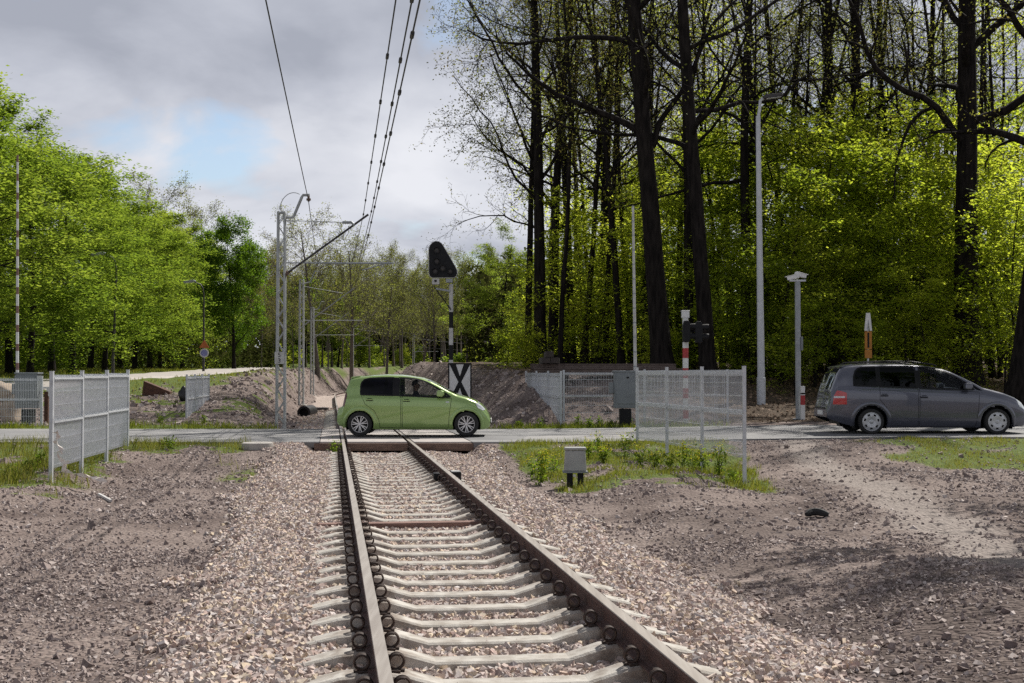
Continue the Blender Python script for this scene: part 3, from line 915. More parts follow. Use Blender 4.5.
# forest floor litter
def litter():
    rng = np.random.default_rng(61)
    n = 26000
    X = rng.uniform(-2, 26, n); Y = rng.uniform(38.5, 66, n)
    k = rng.random(n) < masks(X, Y)[2]
    X, Y = X[k], Y[k]; n = len(X)
    z = terrain(X, Y) + .02
    nr = rng.normal(size=(n, 3)) * .5 + np.array([0, -.3, 1]); nr /= np.linalg.norm(nr, axis=1)[:, None]
    t = np.cross(nr, rng.normal(size=(n, 3))); t /= np.linalg.norm(t, axis=1)[:, None]; b = np.cross(nr, t)
    s = rng.uniform(.03, .075, n)[:, None]
    c = np.stack([X, Y, z], 1)
    v = np.stack([c - t * s, c - b * s * .6, c + t * s, c + b * s * .6], 1).reshape(-1, 3)
    o = link_mesh('fallen_leaves', mesh_np('fallen_leaves', v, np.arange(n * 4).reshape(n, 4)), M['litter'])
    tag(o, 'brown fallen leaves covering the bank under the right wood', 'leaf litter', kind='stuff')


litter()


# ------------------------------------------------------------------ weeds
def weed_mesh(rng, h, flowers):
    st = MB(); anchors = []; tops = []
    for k in range(rng.randint(3, 5)):
        a = rng.uniform(0, 6.28); le = rng.uniform(.05, .3) * h
        hh = h * rng.uniform(.7, 1)
        p0 = Vector((rng.uniform(-.04, .04), rng.uniform(-.04, .04), -.02)); p1 = p0 + Vector((math.cos(a) * le * .4, math.sin(a) * le * .4, hh * .55)); p2 = p0 + Vector((math.cos(a) * le, math.sin(a) * le, hh))
        st.tube([p0, p1, p2], [.006, .005, .003], 4)
        for t in np.linspace(.1, .95, 9): anchors.append(p0.lerp(p2, t))
        tops.append(p2)
    return st, anchors, tops


def leaves_np(rng, A, m, sig, size, flat=.5, asp=.55):
    A = np.asarray(A, float)
    n = len(A) * m
    c = np.repeat(A, m, 0) + rng.normal(size=(n, 3)) * np.asarray(sig)
    nr = rng.normal(size=(n, 3)); nr /= np.linalg.norm(nr, axis=1)[:, None]
    nr = nr * (1 - flat) + np.array([0, 0, 1.]) * flat * np.sign(nr[:, 2:3]); nr /= np.linalg.norm(nr, axis=1)[:, None]
    t = np.cross(nr, rng.normal(size=(n, 3))); t /= np.linalg.norm(t, axis=1)[:, None]; b = np.cross(nr, t)
    s = (size * rng.uniform(.65, 1.35, n))[:, None]
    v = np.stack([c - t * s, c - b * s * asp + t * s * .1, c + t * s, c + b * s * asp + t * s * .1], 1).reshape(-1, 3)
    return v, np.arange(n * 4).reshape(n, 4)


rw = random.Random(9); rwn = np.random.default_rng(9)


def weed(X, Y, h, flowers, label, group):
    t = empty('flowering_weed' if flowers else 'weed', label, 'plant', (X, Y, tz(X, Y)), rw.uniform(0, 6), group)
    st, an, tops = weed_mesh(rw, h, flowers)
    st.build('stem', M['weed'], t)
    v, f = leaves_np(rwn, an, 3, (.05, .05, .04), .045, .3, .35)
    link_mesh('foliage', mesh_np('foliage', v, f), M['weed'], t)
    if flowers:
        v, f = leaves_np(rwn, tops, 14, (.05, .05, .05), .016, .5, .9)
        link_mesh('blossoms', mesh_np('blossoms', v, f), M['flower'], t)
    return t


WPOS = [(533, 455, 24.5), (541, 450, 26), (552, 456, 25), (590, 452, 26.5), (597, 447, 27.5), (604, 452, 26), (683, 455, 25.5), (692, 452, 26), (699, 456, 25), (706, 458, 24.5), (641, 455, 25.5), (655, 458, 25),
        (670, 460, 24), (718, 461, 23.5), (626, 452, 27), (540, 460, 23.5)]
for (px, py, Y) in WPOS:
    weed(XX(px, Y), Y, rw.uniform(.35, .62), True, 'yellow flowering weed in the grass between the grey cable box and right fence', 'yellow flowering weeds')
for (px, Y) in ((30, 24), (40, 25), (170, 28.5), (12, 22.5), (610, 38.9), (600, 39.2), (590, 38.7), (628, 39), (578, 39.2), (205, 41), (160, 41.4), (520, 39.4), (540, 39.0), (732, 23), (338, 29.2), (334, 29.4)):
    weed(XX(px, Y), Y, rw.uniform(.2, .42), False, 'low green weed growing at the edge of the road or fence', 'low green weeds')


# ------------------------------------------------------------------ trees
def norm(a):
    return a / (np.linalg.norm(a) + 1e-9)


class Tree:
    def __init__(s, seed):
        s.rng = np.random.default_rng(seed); s.lines = []; s.tips = []

    def grow(s, p, d, L, r, lev, cfg):
        rng = s.rng
        mx = len(cfg['nb'])
        n = max(3, int(L / cfg['seg'][min(lev, len(cfg['seg']) - 1)]))
        pts = [p]; rr = [r]; ds = [d]
        wob = cfg['wob'][min(lev, len(cfg['wob']) - 1)]; tr = cfg['trop'][min(lev, len(cfg['trop']) - 1)]
        nz = rng.normal(0, wob, (n, 3))
        tp = cfg['taper'][min(lev, len(cfg['taper']) - 1)]
        for i in range(n):
            d = d + nz[i]; d[2] += tr; d = norm(d)
            p = p + d * (L / n)
            pts.append(p); rr.append(r * (1 - (i + 1) / n * (1 - tp))); ds.append(d)
        s.lines.append((np.array(pts), np.array(rr), 9 if lev == 0 else (6 if lev == 1 else (4 if lev == 2 else 3))))
        if lev >= mx or lev >= cfg.get('leaflev', mx):
            s.tips.extend(pts[1:])
        if lev < mx:
            nb = cfg['nb'][lev]; lo = cfg['lo'][min(lev, len(cfg['lo']) - 1)]
            a0 = rng.uniform(0, 6.28)
            for j in range(nb):
                t = lo + (1 - lo) * (j + rng.uniform(.2, .9)) / nb
                k = min(int(t * n), n - 1); fr = t * n - k
                pp = pts[k] * (1 - fr) + pts[k + 1] * fr; dd = ds[k + 1]
                a0 += 2.4 + rng.normal(0, .5)
                ax = norm(np.cross(dd, np.array([.3, .5, .2]))); ay = np.cross(dd, ax)
                side = ax * math.cos(a0) + ay * math.sin(a0)
                ang = R(rng.uniform(*cfg['ang'][min(lev, len(cfg['ang']) - 1)]))
                nd = norm(dd * math.cos(ang) + side * math.sin(ang))
                lr = cfg['lr'][min(lev, len(cfg['lr']) - 1)]
                shape = cfg.get('shape', lambda t: 1 - .55 * t)(t) if lev == 0 else (1 - .45 * t)
                LL = L * lr * shape * rng.uniform(.7, 1.2)
                rc = (rr[k] * (1 - fr) + rr[k + 1] * fr) * cfg['rr'][min(lev, len(cfg['rr']) - 1)] * rng.uniform(.75, 1.1)
                s.grow(pp, nd, LL, max(rc, cfg.get('rmin', .006)), lev + 1, cfg)

    def mesh(s, name='trunk'):
        vs = []; fs = []; base = 0
        for pts, rr, k in s.lines:
            n = len(pts)
            d = np.gradient(pts, axis=0); d /= np.linalg.norm(d, axis=1)[:, None] + 1e-9
            ref = np.array([0, 1., 0]) if abs(d[0, 1]) < .8 else np.array([1., 0, 0])
            a = np.cross(d, ref); a /= np.linalg.norm(a, axis=1)[:, None] + 1e-9
            b = np.cross(d, a)
            th = np.arange(k) * 2 * np.pi / k
            ring = pts[:, None] + (a[:, None] * np.cos(th)[None, :, None] + b[:, None] * np.sin(th)[None, :, None]) * rr[:, None, None]
            vs.append(ring.reshape(-1, 3))
            i = np.arange(n - 1)[:, None] * k; j = np.arange(k)[None]
            q = np.stack([i + j, i + (j + 1) % k, i + k + (j + 1) % k, i + k + j], -1).reshape(-1, 4) + base
            fs.append(q); base += n * k
        return mesh_np(name, np.concatenate(vs), np.concatenate(fs), smooth=True)


def flare(lines, r):
    pts, rr, k = lines[0]
    z = pts[:, 2] - pts[0, 2]
    rr *= 1 + .55 * np.exp(-z / .6)


PROTO = {}


def proto(key, seed, cfg, Ht, r, bark, leaf=None, m=3, sig=.25, size=.1, flat=.45, lean=(0, 0), drop=0.0, asp=.55, tipcap=None):
    T = Tree(seed)
    d = norm(np.array([lean[0], lean[1], 1.0]))
    T.grow(np.array([0, 0, -.25]), d, Ht, r, 0, cfg)
    flare(T.lines, r)
    tm = T.mesh()
    tm.materials.append(bark)
    cm = None
    if leaf is not None:
        A = np.array(T.tips)
        if drop: A = A[T.rng.random(len(A)) > drop]
        if tipcap and len(A) > tipcap: A = A[T.rng.permutation(len(A))[:tipcap]]
        v, f = leaves_np(T.rng, A, m, sig, size, flat, asp)
        cm = mesh_np('crown', v, f); cm.materials.append(leaf)
    zs = np.empty(len((cm or tm).vertices) * 3, np.float32); (cm or tm).vertices.foreach_get('co', zs)
    PROTO[key] = (tm, cm, float(np.percentile(zs[2::3], 99.7)))


beech = dict(nb=[22, 7, 4], seg=[.8, .6, .5, .4], wob=[.03, .10, .16, .2], trop=[.02, -.01, -.02, -.02], taper=[.15, .15, .2, .3], lo=[.16, .25, .2], ang=[(60, 88), (35, 60), (30, 60)],
             lr=[.46, .42, .5], rr=[.34, .5, .6], shape=lambda t: 1.15 - .85 * abs(t - .35) ** 1.3 - .55 * max(t - .6, 0), leaflev=2, rmin=.008)
for i in range(3):
    proto('beech%d' % i, 100 + i, beech, 12.5, .20, M['bark'], M['leaf_lime'], m=14, sig=(.31, .31, .10), size=.094, flat=.62, tipcap=5200)
roundc = dict(beech); roundc['nb'] = [22, 7, 4]; roundc['ang'] = [(35, 65), (30, 60), (30, 60)]; roundc['lr'] = [.36, .42, .5]; roundc['lo'] = [.22, .25, .2]
roundd = dict(roundc, nb=[30, 8, 5], lo=[.14, .2, .2], lr=[.34, .45, .5], shape=lambda t: 1.25 - 1.2 * abs(t - .42) ** 1.2)
proto('round', 130, roundd, 13, .2, M['bark'], M['leaf_green'], m=12, sig=(.30, .30, .2), size=.10, flat=.3, tipcap=5200)
proto('round1', 131, roundc, 12, .2, M['bark'], M['leaf_lime'], m=5, sig=(.34, .34, .2), size=.12, flat=.3, tipcap=4200)

oak = dict(nb=[16, 8, 6, 3], seg=[1.2, .7, .5, .35, .3], wob=[.013, .17, .22, .25, .25], trop=[.0, .03, .015, .01, .0], taper=[.42, .25, .25, .35, .5], lo=[.34, .22, .2, .15], ang=[(40, 78), (30, 65), (30, 65), (30, 60)],
           lr=[.36, .5, .5, .5], rr=[.46, .55, .55, .6], shape=lambda t: 1.1 - .5 * t, rmin=.009)
slim = dict(nb=[13, 5, 4], seg=[1.0, .6, .5, .4], wob=[.03, .12, .18, .2], trop=[.015, .03, .02, .0], taper=[.2, .2, .25, .3], lo=[.38, .25, .2], ang=[(30, 65), (30, 60), (30, 60)],
            lr=[.22, .5, .5], rr=[.35, .5, .6], shape=lambda t: 1.1 - .6 * t, rmin=.008)
for i in range(3):
    proto('slim%d' % i, 200 + i, slim, 17, .15, M['bark'], M['leaf_far'] if i == 1 else M['leaf_under'], m=3, sig=.28, size=.085, flat=.3, tipcap=2600)
sap = dict(nb=[24, 6, 3], seg=[.5, .4, .3, .3], wob=[.05, .10, .15, .2], trop=[.02, .0, -.02, -.02], taper=[.15, .2, .25, .3], lo=[.08, .2, .2], ang=[(50, 85), (35, 60), (30, 60)],
           lr=[.42, .42, .5], rr=[.34, .5, .6], shape=lambda t: 1.0 - .6 * t, leaflev=2, rmin=.005)
for i in range(3):
    proto('sapling%d' % i, 300 + i, sap, 7.5, .06, M['bark'], M['leaf_under'], m=4, sig=(.22, .22, .08), size=.07, flat=.5, tipcap=2100)
far_b = dict(nb=[18, 8, 6, 3], seg=[1.2, .7, .6, .5, .4], wob=[.02, .12, .16, .2, .2], trop=[.01, .05, .03, .01], taper=[.2, .2, .3, .4], lo=[.3, .2, .2], ang=[(25, 55), (25, 50), (25, 50)],
             lr=[.34, .5, .5], rr=[.38, .5, .6], shape=lambda t: 1.1 - .55 * t, rmin=.015)
for i in range(2):
    proto('farbare%d' % i, 400 + i, far_b, 16, .2, M['bark_grey'], M['leaf_pale'], m=1, sig=.3, size=.075, flat=.2, drop=.25)
for i in range(2):
    proto('fargreen%d' % i, 420 + i, far_b, 14, .18, M['bark_grey'], M['leaf_far'], m=3, sig=.4, size=.11, flat=.3, tipcap=2600)
bush = dict(nb=[16, 6], seg=[.3, .3, .25], wob=[.08, .12, .15], trop=[.02, .01, .0], taper=[.2, .2, .3], lo=[.05, .15], ang=[(40, 80), (35, 65)], lr=[.6, .5], rr=[.4, .5],
            shape=lambda t: 1.0 - .5 * t, leaflev=1, rmin=.004)
proto('bush0', 500, bush, 2.6, .03, M['bark'], M['leaf_under'], m=9, sig=(.2, .2, .12), size=.07, flat=.45)
proto('bush1', 501, bush, 2.2, .03, M['bark'], M['leaf_lime'], m=8, sig=(.2, .2, .12), size=.08, flat=.45)

rt = random.Random(21)


def tree(key, px, Y, Ht, base_h, name, label, cat='tree', group=None, rz=None, sink=0.0, wide=1.0, X=None):
    """base_h: the height the prototype was grown at"""
    X = XX(px, Y) if X is None else X
    t = empty(name, label, cat, (X, Y, tz(X, Y) - sink), rt.uniform(0, 6.28) if rz is None else rz, group)
    s = Ht / (PROTO[key][2] if base_h is not None else Ht) if not key.startswith(('big', 'shade')) else 1.0
    t.scale = (s * wide, s * wide, s)
    tm, cm, _ = PROTO[key]
    a = bpy.data.objects.new('trunk', tm); COL.objects.link(a); a.parent = t
    if cm is not None:
        b = bpy.data.objects.new('crown', cm); COL.objects.link(b); b.parent = t
    return t


def hgt(px, py, Y):
    return H + (HY - py) / F * Y - tz(XX(px, Y), Y)


# left wood, front row
LW = [(-75, 50, 60), (-22, 55, 92), (30, 61, 132), (72, 69, 168), (104, 79, 186), (134, 90, 200), (160, 103, 214), (182, 124, 222)]
for i, (px, Y, top) in enumerate(LW):
    h = hgt(px, top, Y)
    tree('beech%d' % (i % 3), px, Y, h, 12.5, 'beech_tree', 'bright lime green beech in the front row of the wood behind the left fence', group='bright beeches of the left wood', wide=1.0 if i < 6 else .78)
for i, (px, Y, top) in enumerate([(-40, 66, 95), (10, 70, 105), (52, 77, 150), (90, 90, 175), (120, 102, 192), (150, 116, 208), (168, 140, 226)]):
    tree('beech%d' % ((i + 1) % 3), px, Y, hgt(px, top, Y), 12.5, 'beech_tree', 'bright lime green beech standing deeper in the wood behind the left fence', group='beeches deeper in the left wood')
for i in range(15):
    px = -90 + i * 21; Y = 84 + i * 6 + rt.uniform(-4, 4)
    top = np.interp(px, [-90, 0, 100, 220], [110, 140, 205, 262])
    tree(rt.choice(['slim0', 'slim2', 'beech1']), px, Y, hgt(px, top, Y), 12.5 if False else 15, 'wood_tree', 'dark trunked tree in the shade at the back of the left wood', group='shaded trees at the back of the left wood')
for i in range(16):
    px = -40 + i * 17 + rt.uniform(-6, 6); Y = 66 + i * 5.5 + rt.uniform(-3, 6)
    tree('bush%d' % (i % 2), px, Y, rt.uniform(1.8, 3.0), 2.4, 'shrub', 'green shrub under the beeches of the left wood', 'shrub', 'shrubs under the left wood')
tree('round', 234, 100, hgt(234, 220, 100), 13, 'leafy_tree', 'mid green oval crowned tree standing alone at the right end of the left wood', wide=.92)
tree('farbare0', 174, 150, hgt(174, 172, 150), 16, 'bare_tree', 'tall grey bare tree rising above the lime green beeches', wide=1.15)
tree('farbare1', 196, 158, hgt(196, 196, 158), 16, 'bare_tree', 'smaller bare tree between the lime beeches and the oval crowned tree')

# far belt behind the curve
for row, (Y0, n, tops) in enumerate(((158, 17, (245, 300)), (182, 20, (240, 285)), (210, 22, (245, 280)), (245, 24, (255, 285)))):
    for i in range(n):
        px = 236 + (i + .5) * 290 / n + rt.uniform(-7, 7); Y = Y0 + rt.uniform(-9, 9)
        top = rt.uniform(*tops)
        while abs(float(uu(XX(px, Y), Y))) < 4.5: Y += 6
        key = rt.choice(['farbare0', 'farbare1', 'farbare0', 'farbare1', 'fargreen0', 'fargreen1'])
        bh = 16 if 'bare' in key else 14
        nm, lb, gp = (('bare_tree', 'grey brown half bare tree in the far belt behind the track curve', 'half bare trees of the far belt') if 'bare' in key else
                      ('leafing_tree', 'pale green freshly leafing tree in the far belt behind the track curve', 'leafing trees of the far belt'))
        tree(key, px, Y, hgt(px, top, Y), bh, nm, lb, group=gp, wide=.85)
for (px, Y, top, w, lb) in ((318, 132, 204, 1.25, 'tallest bare grey tree behind the catenary masts left of the overhead wires'), (352, 140, 226, 1.3, 'wide bare brownish tree right behind the overhead wires'),
                            (284, 142, 236, 1.0, 'bare slender tree just behind the nearest lattice mast'), (386, 150, 252, 1.1, 'low bare brown tree between the overhead wires and the railway signal'),
                            (422, 172, 262, 1.0, 'thin bare tree behind the black railway signal head')):
    tree('farbare%d' % (px % 2), px, Y, hgt(px, top, Y), 16, 'bare_tree', lb, wide=w)
for i in range(26):
    px = 240 + i * 10.5 + rt.uniform(-5, 5); Y = rt.uniform(178, 205)
    tree('bush%d' % (i % 2), px, Y, rt.uniform(2.2, 4.6), 2.4, 'shrub', 'yellow green shrub at the foot of the far belt of trees', 'shrub', 'shrubs at the foot of the far belt')
tree('round1', 303, 172, 11.5, 12, 'leafy_tree', 'bright green leafy tree low behind the second lattice mast', wide=1.0)
tree('round1', 338, 176, 9.5, 12, 'leafy_tree', 'bright green leafy tree low between the masts and the green car', wide=1.0)

def mass(name, label, boxes, n, size, mat, seed):
    rng = np.random.default_rng(seed)
    A = []
    for (x0, x1, y0, y1, h0, h1) in boxes:
        k = int(n * (x1 - x0) / sum(b[1] - b[0] for b in boxes))
        X = rng.uniform(x0, x1, k); Y = rng.uniform(y0, y1, k)
        top = h0 + (h1 - h0) * np.clip(.5 + fbm(X * .16, Y * .05, 3) * 1.6, 0, 1)
        z = terrain(X, Y) + top * rng.random(k) ** .8
        A.append(np.stack([X, Y, z], 1))
    A = np.concatenate(A)
    v, f = leaves_np(rng, A, 5, .45, size, .3, .6)
    tag(link_mesh(name, mesh_np(name, v, f), mat), label, 'woodland', kind='stuff')


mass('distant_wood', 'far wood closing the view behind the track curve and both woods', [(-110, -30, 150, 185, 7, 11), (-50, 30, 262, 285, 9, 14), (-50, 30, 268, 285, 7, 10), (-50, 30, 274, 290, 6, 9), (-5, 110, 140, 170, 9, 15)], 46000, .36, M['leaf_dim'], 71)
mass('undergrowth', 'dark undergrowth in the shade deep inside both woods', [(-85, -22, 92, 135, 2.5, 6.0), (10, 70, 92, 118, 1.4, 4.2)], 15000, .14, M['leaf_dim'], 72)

# right wood: the big trunks, each grown for its place
BIG = [  # px, Y, height, r, lean x, seed, label, cfg changes, leaf
    (541, 60, 20, .30, -.03, 601, 'dark oak at the left edge of the right wood, pale leaves reaching over the track', dict(nb=[15, 8, 6, 3], lo=[.36, .2, .2, .15], lr=[.44, .5, .5, .5], ang=[(32, 62), (30, 65), (30, 65), (30, 60)], rr=[.36, .5, .55, .6]), 'leaf_pale'),
    (553, 64, 19, .26, .00, 602, 'dark upright oak second from the left edge of the right wood', {}, 'leaf_pale'),
    (572, 68, 19, .24, -.01, 603, 'dark oak behind the left end of the stacked old rails', {}, 'leaf_pale'),
    (600, 66, 22, .26, .01, 604, 'slender dark oak behind the middle of the stacked old rails', {}, 'leaf_pale'),
    (664, 50, 24, .40, -.098, 605, 'thick dark trunked oak leaning towards the track behind the raised right boom', {}, 'leaf_pale'),
    (709, 49, 24, .31, -.058, 606, 'thick dark oak just right of the red and white signal post', {}, 'leaf_pale'),
    (690, 57, 24, .21, -.01, 607, 'thin straight dark oak between the two thick trunks near the signal post', {}, 'leaf_pale'),
    (748, 57, 23, .24, -.01, 608, 'dark forked oak behind the tall street lamp', dict(nb=[13, 7, 5, 4]), 'leaf_pale'),
    (833, 60, 24, .27, .0, 609, 'dark oak trunk rising above the young beeches right of the camera pole', {}, 'leaf_pale'),
    (851, 62, 24, .33, .02, 610, 'forked dark oak trunk rising above the yellow sign', dict(lo=[.42, .2, .2, .15]), 'leaf_pale'),
    (925, 64, 23, .2, .0, 611, 'thin dark oak trunk above the front of the grey car', {}, 'leaf_pale'),
    (966, 51, 24, .50, -.015, 612, 'thickest black trunk of the right wood behind the bonnet of the grey car', dict(lo=[.36, .2, .2, .15]), 'leaf_pale'),
    (1019, 45, 22, .5, .10, 613, 'leaning black trunk cut by the right edge of the photo', {}, 'leaf_pale'),
    (993, 56, 17, .13, -.06, 614, 'thin leaning dark stem between the two thickest trunks at the right', {}, 'leaf_under'),
    (622, 58, 22, .16, -.03, 615, 'thin dark oak just left of the raised right boom', {}, 'leaf_pale'),
    (640, 72, 23, .22, .0, 616, 'dark oak half hidden behind the leaning thick trunk', {}, 'leaf_pale'),
    (780, 70, 24, .22, .0, 617, 'dark oak between the street lamp and the camera pole', {}, 'leaf_pale'),
    (888, 72, 24, .22, .02, 618, 'dark oak right of the yellow sign', {}, 'leaf_pale'),
]
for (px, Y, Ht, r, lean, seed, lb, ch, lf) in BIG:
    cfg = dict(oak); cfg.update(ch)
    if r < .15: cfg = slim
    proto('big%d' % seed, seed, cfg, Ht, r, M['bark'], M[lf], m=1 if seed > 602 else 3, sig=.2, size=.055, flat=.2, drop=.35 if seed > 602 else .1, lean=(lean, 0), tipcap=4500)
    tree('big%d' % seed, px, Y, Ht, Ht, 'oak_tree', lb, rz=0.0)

for i in range(17):
    px = 552 + i * 31 + rt.uniform(-12, 12); Y = rt.uniform(74, 96)
    tree('slim%d' % rt.randint(0, 2), px, Y, rt.uniform(20, 26), 17, 'wood_tree', 'slender dark tree in the middle of the right wood', group='slender trees in the right wood')
for i in range(15):
    px = 500 + i * 41 + rt.uniform(-12, 12); Y = rt.uniform(100, 135)
    key = rt.choice(['slim0', 'slim1', 'beech0', 'beech2'])
    tree(key, px, Y, rt.uniform(17, 22) * (.62 if px < 540 else 1), 17 if 'slim' in key else 12.5, 'wood_tree', 'leafy tree at the back of the right wood', group='trees at the back of the right wood', wide=.8)
polec = dict(slim, nb=[12, 6, 4], lr=[.25, .5, .5], lo=[.45, .2, .2], wob=[.022, .14, .2, .2], rr=[.42, .5, .6])
for i in range(3):
    proto('pole%d' % i, 250 + i, polec, 23, .13 + .03 * i, M['bark'], M['leaf_pale'], m=1, sig=.2, size=.055, flat=.2, drop=.4, tipcap=1300)
for i, (px, Y) in enumerate([(560, 58), (585, 61), (610, 66), (632, 63), (650, 66), (679, 64), (722, 63), (735, 70), (762, 62), (790, 58), (806, 68), (818, 60), (868, 66), (880, 59), (903, 62), (912, 70), (940, 60), (953, 68), (1005, 64), (572, 74), (548, 78), (594, 70), (616, 75), (528, 64), (566, 66), (606, 61), (645, 60), (697, 66), (741, 61), (756, 67), (772, 57), (798, 63), (824, 72), (842, 56), (858, 64), (896, 66), (915, 57), (934, 66), (976, 62), (988, 68), (1012, 58)]):
    tree('pole%d' % (i % 3), px, Y, rt.uniform(19, 26), 23, 'wood_tree', 'thin straight dark stemmed tree among the young beeches of the right wood', group='thin dark stems in the right wood')
SAP = [(566, 62, 190), (580, 70, 215), (598, 60, 240), (612, 68, 160), (630, 62, 205), (648, 60, 250), (676, 58, 180), (700, 62, 150), (724, 54, 215), (735, 60, 130), (752, 52, 250), (765, 58, 140), (781, 52, 170),
       (800, 60, 95), (815, 50, 190), (828, 55, 120), (846, 50, 230), (860, 58, 90), (872, 52, 150), (890, 54, 115), (905, 50, 200), (920, 58, 100), (938, 52, 140), (955, 57, 110), (982, 53, 160), (1000, 55, 105),
       (1018, 50, 170), (1040, 54, 120), (795, 48, 300), (870, 47, 310), (930, 49, 265), (1005, 48, 270), (770, 66, 110), (890, 66, 80), (980, 66, 90), (660, 70, 140), (590, 78, 200), (543, 75, 280), (527, 80, 300)]
for i, (px, Y, top) in enumerate(SAP):
    tree('sapling%d' % (i % 3), px, Y, max(hgt(px, top, Y), 1.5), 7.5, 'young_beech', 'young beech with layered bright green leaves between the dark oaks of the right wood', group='young beeches of the right wood', wide=1.05)
for i in range(18):
    px = 500 + i * 31 + rt.uniform(-10, 10); Y = rt.uniform(54, 72)
    tree('bush0', px, Y, rt.uniform(1.4, 2.8), 2.6, 'shrub', 'low green shrub on the floor of the right wood', 'shrub', 'shrubs on the floor of the right wood')
# the tree beside the track (crown above the picture) whose shade falls on the darker ground at the right
proto('shade', 700, dict(oak, lo=[.42, .2, .2, .15], nb=[13, 6, 5, 3], lr=[.46, .5, .5, .5]), 14, .28, M['bark'], M['leaf_green'], m=14, sig=.30, size=.095, flat=.3, tipcap=620)
tree('shade', 0, 18.5, 14, 14, 'oak_tree', 'leafy oak beside the dirt track that shades the darker ground at the right', X=13.1, rz=1.0)


# ------------------------------------------------------------------ fences
def fence_panel(L, Hh, wire=.008):
    mb = MB()
    n = int(L / .05)
    for i in range(n + 1):
        x = i * L / n
        mb.box((x, 0, Hh / 2), (wire, wire, Hh))
    for z in (.05, .27, .49, .74, .80, 1.05, 1.27, Hh - .09, Hh - .03):
        if z < Hh:
            mb.box((L / 2, .007, z), (L, wire * 1.4, wire * 1.4))
    for z in (.77, Hh - .06):                       # the pressed folds that stiffen the mesh
        for i in range(n + 1):
            x = i * L / n
            mb.bar((x, 0, z - .05), (x, -.035, z), .008); mb.bar((x, -.035, z), (x, 0, z + .05), .008)
        mb.box((L / 2, -.035, z), (L, .012, .03))
    return mb


def mesh_fence(pts, name, label, Hh=1.5, group=None, wire=.008):
    """pts: list of (X, Y, z_bottom) of the posts"""
    p0 = pts[0]
    t = empty(name, label, 'fence', (p0[0], p0[1], 0), 0, group)
    pan = None
    for i, (x, y, z) in enumerate(pts):
        gz = min(tz(x, y), z)
        ht = z + Hh + .05
        mb = MB().box((x - p0[0], y - p0[1], (ht + gz - .1) / 2), (.06, .06, ht - gz + .1))
        mb.box((x - p0[0], y - p0[1], ht + .004), (.066, .066, .012))
        for zz in (.25, .78, Hh - .12):
            mb.box((x - p0[0] + .0, y - p0[1] - .036, z + zz), (.03, .014, .05))
        mb.build('post', M['galv'], t)
    for i in range(len(pts) - 1):
        a, b = Vector(pts[i]), Vector(pts[i + 1])
        L = math.hypot(b.x - a.x, b.y - a.y) - .08
        if pan is None:
            pan = fence_panel(L, Hh, wire).build('panel', M['galv'], t)
            o = pan
        else:
            o = pan.copy(); COL.objects.link(o); o.parent = t
        ang = math.atan2(b.y - a.y, b.x - a.x)
        o.location = (a.x - p0[0] + math.cos(ang) * .04, a.y - p0[1] + math.sin(ang) * .04, min(a.z, b.z))
        o.rotation_euler = (0, 0, ang)
    return t


def lerp_pts(a, b, n):
    return [(a[0] + (b[0] - a[0]) * i / n, a[1] + (b[1] - a[1]) * i / n, a[2] + (b[2] - a[2]) * i / n) for i in range(n + 1)]


mesh_fence(lerp_pts((XX(52, 22), 22, -.06), (XX(128, 29.0), 29.0, .0), 3), 'mesh_fence', 'welded mesh fence left of the track, barrier tape tied to its front post', 1.55)
mesh_fence(lerp_pts((XX(744, 22.6), 22.6, .08), (XX(637, 29.4), 29.4, .10), 3), 'mesh_fence', 'three panel welded mesh fence right of the track with weeds and yellow flowers below it', 1.5, None, .006)
mesh_fence(lerp_pts((XX(187, 43), 43, -.03), (XX(209, 50), 50, .0), 3), 'mesh_fence', 'narrow looking mesh fence seen end on beyond the road against the dirt bank', 1.5)
mesh_fence(lerp_pts((XX(561, 40.2), 40.2, .07), (XX(526, 47.2), 47.2, .10), 3), 'mesh_fence', 'pale mesh fence running away beyond the road left of the grey cabinet', 1.5)
mesh_fence([(XX(562, 40.4) + .05, 40.4, .10), (XX(562, 40.4) + 2.5, 40.4, .12), (XX(562, 40.4) + 5.0, 40.4, .12)], 'mesh_fence', 'see through mesh fence facing the viewer behind the grey cabinet beyond the road', 1.5)
mesh_fence([(XX(42, 40), 40, .0), (XX(42, 40) - 2.5, 40, .0), (XX(42, 40) - 5, 40, .0)], 'mesh_fence', 'dark looking mesh fence facing the viewer behind the taped fence post at the left', 1.42)

# barrier tape
mb = MB()
rr_ = random.Random(3)
pts = []
base = P(52, 432, 21.93)
for i in range(26):
    t = i / 25
    pts.append((base.x + .05 + .20 * t + .05 * math.sin(t * 17), 21.9 + .03 * math.sin(t * 9), base.z - .60 * t + .04 * math.sin(t * 23)))
for k in range(10):
    t = k / 9
    pts.append((pts[25][0] + .03 + .9 * t, 21.9 + .05 - .5 * t, max(pts[25][2] - .15 * t, tz(pts[25][0] + .03 + .9 * t, 21.95 - .5 * t) + .03)))
v = []
for i, p in enumerate(pts):
    w = .035; a = i * .9
    v.append((p[0] + math.cos(a) * w, p[1], p[2] + math.sin(a) * w)); v.append((p[0] - math.cos(a) * w, p[1] + .02, p[2] - math.sin(a) * w))
mb.add(v, [(2 * i, 2 * i + 1, 2 * i + 3, 2 * i + 2) for i in range(len(pts) - 1)])
tag(mb.build('barrier_tape', M['tape'], fixn=False), 'crumpled whitish barrier tape hanging from the front post of the left fence', 'tape')
st = P(100, 484, 21); st2 = P(112, 497, 20.2)
mb = MB().bar((st.x, st.y, tz(st.x, st.y) + .05), (st2.x, st2.y, tz(st2.x, st2.y) + .03), .04)
tag(mb.build('wooden_stake', M['offwhite'], bevel=.006), 'pale stake lying on the gravel below the left fence', 'stake')


